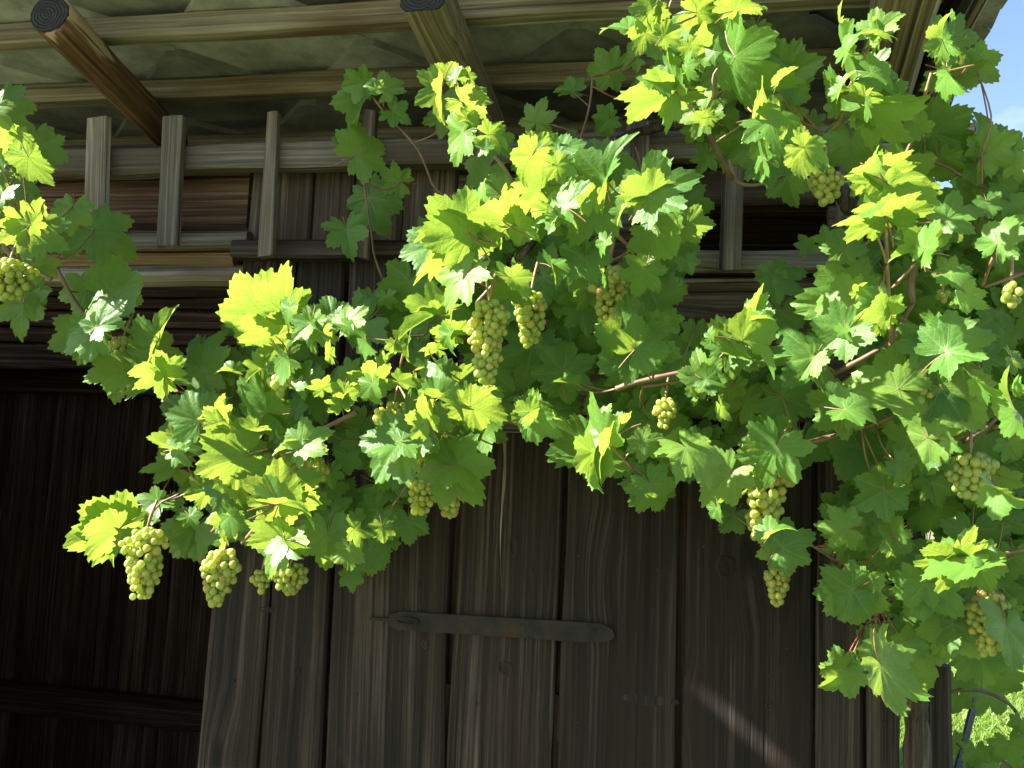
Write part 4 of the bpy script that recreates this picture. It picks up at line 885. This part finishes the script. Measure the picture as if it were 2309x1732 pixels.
for z, pts, off, r0, r1, m in (
    (1, [(-60, 1530), (60, 1490), (185, 1450)], -.05, .004, .003, M_CANE), (1, [(-60, 1500), (30, 1580), (120, 1690), (330, 1800)], .05, .006, .005, M_CANE), (1, [(20, 1590), (90, 1680)], .05, .004, .004, M_CANE),
    (4, [(340, 20), (470, 260), (640, 480), (730, 580), (800, 700)], .08, .005, .003, M_CANE), (4, [(800, 700), (960, 795), (1150, 865), (1370, 905), (1500, 900)], .06, .003, .003, M_CANE),
    (4, [(700, 250), (650, 330)], .08, .002, .002, M_PET), (4, [(1360, 690), (1385, 870)], .1, .0012, .0012, M_CANE), (4, [(1050, 790), (1060, 840)], .05, .002, .002, M_PET)):
    cane(vine_l, z, pts, off, r0, r1, m)
# long leaf stalks: from the leaf's junction to the nearest cane
rs_ = random.Random(15)
for e in ENT:
    if len(e) < 7: continue
    a = e[2].translation; q = min((c for c, v in CANEPTS if v is e[0]), key=lambda c: (c-a).length); d_ = (q-a).length
    if .06 < d_ < .17:
        mid = (a+q)/2 - Vector((0, 0, .15*d_)) + Vector((rs_.uniform(-.1, .1), rs_.uniform(-.1, .1), rs_.uniform(-.05, .1)))*d_
        tube('petiole', [q, mid, a], (.0017, .0013), M_PET, e[6], K=5, sub=4, seed=2)
lt = vine_l.location
tube('trunk', [Vector((lt.x, -.1, 0)), Vector((lt.x+.05, -.09, .9)), Vector((lt.x+.1, -.12, 1.7)), D(-200, 560, -.2), D(-40, 530, -.24)], (.03, .012), M_BARK, vine_l, K=10, sub=6, wob=.5, seed=9)
# ------------------------------------------------------------------ grape bunches
def berry_mesh():
    bm = bmesh.new(); bmesh.ops.create_uvsphere(bm, u_segments=14, v_segments=9, radius=1)
    for v in bm.verts: v.co.z *= 1.07
    bmesh.ops.create_uvsphere(bm, u_segments=5, v_segments=4, radius=.10, matrix=Matrix.Translation((0, 0, -1.06)))
    me = bpy.data.meshes.new('berry'); bm.to_mesh(me); bm.free(); me.materials.append(M_BERRY)
    me.polygons.foreach_set('use_smooth', [True]*len(me.polygons)); return me
BERRY = berry_mesh()
def bunch(vn, z, x0, x1, y0, y1, off, r, bd=54, lean=0, taper=.45):
    """a hanging bunch filling the seen box x0..x1, y0..y1"""
    c = zs(z, (x0+x1)/2, y0); p = at_canopy(*c, off, -.10); sc = ((p-CP).dot(CF))/FPX/(2.851 if z >= 7 else ZF)
    if off < -.09:
        for k in range(9):
            if not shaded(p-Vector((0, 0, (y1-y0)*sc*.45))): break
            off -= .025; p = at_canopy(*c, off, -.10)
        sc = ((p-CP).dot(CF))/FPX/(2.851 if z >= 7 else ZF)
    wd = (x1-x0)*sc/2*1.12; ht = (y1-y0)*sc; br = bd*sc/2*.88
    axis = CR*lean - Vector((0, 0, 1)); axis.normalize()
    st = []; tp = p + Vector((0, .0, .03)); 
    o = tube('grape_bunch', [tp+Vector((.006, .015, .02)), p, p+axis*ht*.5, p+axis*ht*.9], (.0028, .0014), M_SHOOT, vn, K=6, sub=3)
    pts = []; tries = 0
    while tries < 5200 and len(pts) < 120:
        tries += 1
        t = r.random(); a = r.uniform(0, 2*PI)
        prof = (min(1, .55+t*2.2) if t < .25 else 1-(1-taper)*((t-.25)/.75)**1.3)
        prof *= 1+.35*noise.noise((math.cos(a)*1.3+p.x*9, math.sin(a)*1.3, t*3.5+p.z*9))
        R = max(0, wd*prof-br)*(r.random()**.3)
        if R < .3*wd and tries % 3: continue
        q = p+axis*(br+t*(ht-2*br)) + CR*math.cos(a)*R + Vector((0, 1, 0))*math.sin(a)*R*.85
        s = br*r.uniform(.78, 1.12)
        if all((q-b).length > (s+sb)*.77 for b, sb in pts): pts.append((q, s))
    for q, s in pts:
        M = Matrix.Translation(q) @ Matrix.Rotation(r.uniform(-.6, .6), 4, 'X') @ Matrix.Rotation(r.uniform(0, 6), 4, 'Z') @ Matrix.Diagonal((s, s, s*r.uniform(.96, 1.04), 1))
        put(bpy.data.objects.new('berry', BERRY), M, o)
    return o
rb = random.Random(4)
for a in ((5, 830, 1090, 255, 830, -.25, 58), (5, 900, 1010, 800, 950, -.12, 48), (5, 1120, 1335, 200, 600, -.10, 58, .0), (5, 1600, 1860, 40, 440, .04, 60), (5, 190, 500, 930, 1300, -.07, 54, .35), (5, 420, 650, 1220, 1670, -.03, 54), (5, 620, 810, 1420, 1700, -.02, 54), (5, 520, 760, 1140, 1290, .0, 52),
          (5, 2010, 2170, 900, 1120, -.04, 52), (6, 1490, 1650, 640, 960, -.08, 62, -.05, .9), (6, 2040, 2200, 150, 350, -.02, 66), (6, 480, 770, 1230, 1830, -.02, 66, -.22), (6, 1700, 2010, 1255, 1575, -.08, 66), (6, 1620, 1730, 200, 300, .0, 50),
          (3, 800, 1030, 1070, 1340, .03, 62), (7, 815, 1085, 105, 575, -.20, 56), (7, 1335, 1560, 240, 630, -.20, 58, -.12), (7, 1620, 1760, 370, 540, .02, 50), (7, 1765, 1985, 330, 550, .02, 54),
          (4, 1730, 1900, 750, 905, -.10, 62), (4, 1650, 2090, 1250, 1450, -.05, 56, 0, .9), (9, 400, 620, -40, 220, .05, 58), (9, 512, 700, 335, 625, .03, 56), (9, 1820, 2105, 505, 950, -.05, 66), (9, 1170, 1310, 720, 830, .06, 50)):
    z, x0, x1, y0, y1, off, bd = a[:7]
    bunch(vine, z, x0, x1, y0, y1, off, rb, bd, *(a[7:] if len(a) > 7 else ()))
for a in ((4, -90, 225, 10, 290, -.06, 62), (4, 705, 905, 500, 760, .03, 52), (4, 730, 880, 790, 890, .04, 48)):
    bunch(vine_l, *a[:6], rb, a[6])
# ------------------------------------------------------------------ ground, meadow and the vineyard behind
g = 400
gm = mesh('ground', [(-g, -g, 0), (g, -g, 0), (g, g, 0), (-g, g, 0)], [(0, 1, 2, 3)], M_GROUND, False)
go = put(bpy.data.objects.new('ground', gm), Matrix.Identity(4)); go['kind'] = 'structure'
def grass():
    r = np.random.default_rng(2); V, F = [], []
    def add(n, x0, x1, y0, y1, h):
        for i in range(n):
            x, y = r.uniform(x0, x1), r.uniform(y0, y1); hh = h*r.uniform(.5, 1.3)*(1+.5*math.sin(x*3)*math.sin(y*2.3)); a = r.uniform(0, 6.28); wv = .004+.004*r.random(); lx, ly = r.normal(0, .45, 2)*hh
            ca, sa = math.cos(a)*wv, math.sin(a)*wv; b = len(V)
            V.extend([(x-ca, y-sa, 0), (x+ca, y+sa, 0), (x+lx*.4+ca*.8, y+ly*.4+sa*.8, hh*.6), (x+lx*.4-ca*.8, y+ly*.4-sa*.8, hh*.6), (x+lx, y+ly, hh*.9)])
            F.extend([(b, b+1, b+2, b+3), (b+3, b+2, b+4)])
    add(26000, .75, 3.2, 1.2, 7.0, .20); add(9000, 1.0, 5.0, 7.0, 13.0, .28); add(5000, .75, 2.6, -1.0, 1.2, .14)
    o = put(bpy.data.objects.new('meadow_grass', mesh('meadow_grass', V, F, M_GRASS, False)), Matrix.Identity(4))
    o['label'] = 'sunlit long meadow grass beside the barn'; o['category'] = 'grass'; o['kind'] = 'stuff'
grass()
# steel vineyard post leaning in the grass
def post(p0, p1, label):
    p0, p1 = Vector(p0), Vector(p1); t = (p1-p0); Lg = t.length
    e = empty('vineyard_post', p0, label, 'post')
    M = t.to_track_quat('Z', 'Y').to_matrix().to_4x4()
    prof = [(-.022, -.012), (-.022, .012), (-.019, .012), (-.019, -.009), (.019, -.009), (.019, .012), (.022, .012), (.022, -.012)]
    vs = [(a, b, 0) for a, b in prof]+[(a, b, Lg) for a, b in prof]; n = len(prof)
    fs = [tuple(range(n)), tuple(range(2*n-1, n-1, -1))]+[(i, (i+1) % n, n+(i+1) % n, n+i) for i in range(n)]
    M.translation = p0; put(bpy.data.objects.new('channel', mesh('channel', vs, fs, M_ZINC, False)), M, e)
    for k in range(4):
        hk = tube('wire_hook', [p0+t*(.35+.17*k), p0+t*(.35+.17*k)+Vector((.0, -.03, .015)), p0+t*(.35+.17*k)+Vector((.0, -.03, .04))], (.003, .003), M_ZINC, e, K=5, sub=2)
pb = at(2196, 1590, 3.0); pt = at(2222, 1490, 3.0)
dv = (pt-pb).normalized(); b0 = pb - dv*(pb.z/dv.z)
post(b0, b0+dv*1.75, 'leaning grey steel vineyard post standing in the grass')
def back_vine(x, y, h, label, r, n=70, spread=.5, grp=None, leaves_at=None):
    e = empty('grape_vine', (x, y, 0), label, 'vine', grp)
    top = Vector((x+r.uniform(-.05, .05), y, h*.55))
    tube('trunk', [Vector((x, y, 0)), Vector((x+.03, y+.02, h*.3)), top], (.025, .018), M_BARK, e, K=8, sub=5, wob=.4, seed=x)
    for k in range(5):
        a = r.uniform(-1, 1); q = top+Vector((a*spread, r.uniform(-.15, .15), h*.45*r.uniform(.5, 1)))
        tube('cane', [top, (top+q)/2+Vector((0, 0, .06)), q], (.006, .003), M_CANE, e, K=5)
    for k in range(n):
        p = Vector((x+r.gauss(0, spread*.5), y+r.gauss(0, .13), h*.28+r.random()*h*.78))
        a = r.gauss(PI/2, .9); M, L_ = leaf_matrix(p, math.cos(a), math.sin(a), r.uniform(.055, .085), r.choice('gmyw'), 1, r); M.translation = p
        put(bpy.data.objects.new('leaf', r.choice(LEAVES)), M, e)
    return e
rq = random.Random(9)
back_vine(2.35, 1.6, 2.05, 'leafy grape vine growing in the grass behind the barn corner post', rq, 90, .42)
for i, (x, y) in enumerate(((2.0, 4.6), (2.9, 4.7), (2.4, 7.2), (3.3, 7.3), (1.75, 7.1))):
    back_vine(x, y, 1.9, 'green grape vine of the vineyard rows beyond the grass', rq, 45, .5, 'vines in the vineyard rows')
# low shoots of that vine crossing the grass
low = empty('grape_vine', (D(2190, 1700, .55).x, .55, 0), 'low dark vine shoot hanging over the sunlit grass beside the grey post', 'vine')
for q in ((1800, 960, 1790, 1060), (1850, 1040, 1830, 1160), (1770, 1200, 1760, 1330), (1960, 1120, 2080, 1300), (2060, 1060, 2150, 1180), (2100, 1500, 2150, 1640), (1880, 1540, 1880, 1650), (1940, 1590, 2010, 1680), (2170, 1360, 2150, 1450), (1730, 1480, 1750, 1580), (1740, 1090, 1710, 1180)):
    sa, st = zs(9, q[0], q[1]), zs(9, q[2], q[3]); p = at(*sa, .55+rq.uniform(-.1, .1))
    M, L_ = leaf_matrix(p, st[0]-sa[0], st[1]-sa[1], math.hypot(st[0]-sa[0], st[1]-sa[1])*((p-CP).dot(CF))/FPX*1.05, 'g', 1, rq); M.translation = p
    put(bpy.data.objects.new('leaf', rq.choice(LEAVES)), M, low)
zz = lambda pts, Y: [at(*zs(9, a, b), Y) for a, b in pts]
tube('cane', zz([(1700, 1170), (1900, 1160), (2100, 1250), (2180, 1420), (2180, 1800)], .55), (.004, .005), M_CANE, low)
tube('cane', zz([(1760, 1500), (1850, 1560), (2000, 1580), (2180, 1700)], .55), (.003, .004), M_CANE, low)
tb = at(*zs(9, 2180, 1800), .55)
tube('trunk', [Vector((tb.x, .55, 0)), Vector((tb.x+.02, .55, tb.z*.5)), tb], (.02, .008), M_BARK, low, K=8, sub=5, wob=.3)
# grey round post at the barn corner
gp = D(2024, 1600, .12)
post_o = plank('timber_post', (gp.x, .08, 0), (gp.x-.004, .08, D(2024, 1440, .08).z), .064, .058, .06, M_DARKSIDE, None, seg=20, jit=.005, bev=.012)
tag(post_o, 'short grey weathered timber post beside the barn corner', 'post')
# hills far off
hv, hf = [], []
n = 90
for i in range(n+1):
    a = math.radians(-20+140*i/n); R_ = 260; h = 9+7*noise.noise((i*.13, 2, 0))+3*noise.noise((i*.5, 5, 0))
    for k, (rr_, z) in enumerate(((R_-60, -1), (R_-20, h*.6), (R_, h), (R_+60, h*.7))): hv.append((math.sin(a)*rr_, math.cos(a)*rr_, z))
    if i:
        b = i*4
        for k in range(3): hf.append((b-4+k, b+k, b+k+1, b-4+k+1))
ho = put(bpy.data.objects.new('hills', mesh('hills', hv, hf, M_HILL)), Matrix.Identity(4)); ho['kind'] = 'structure'
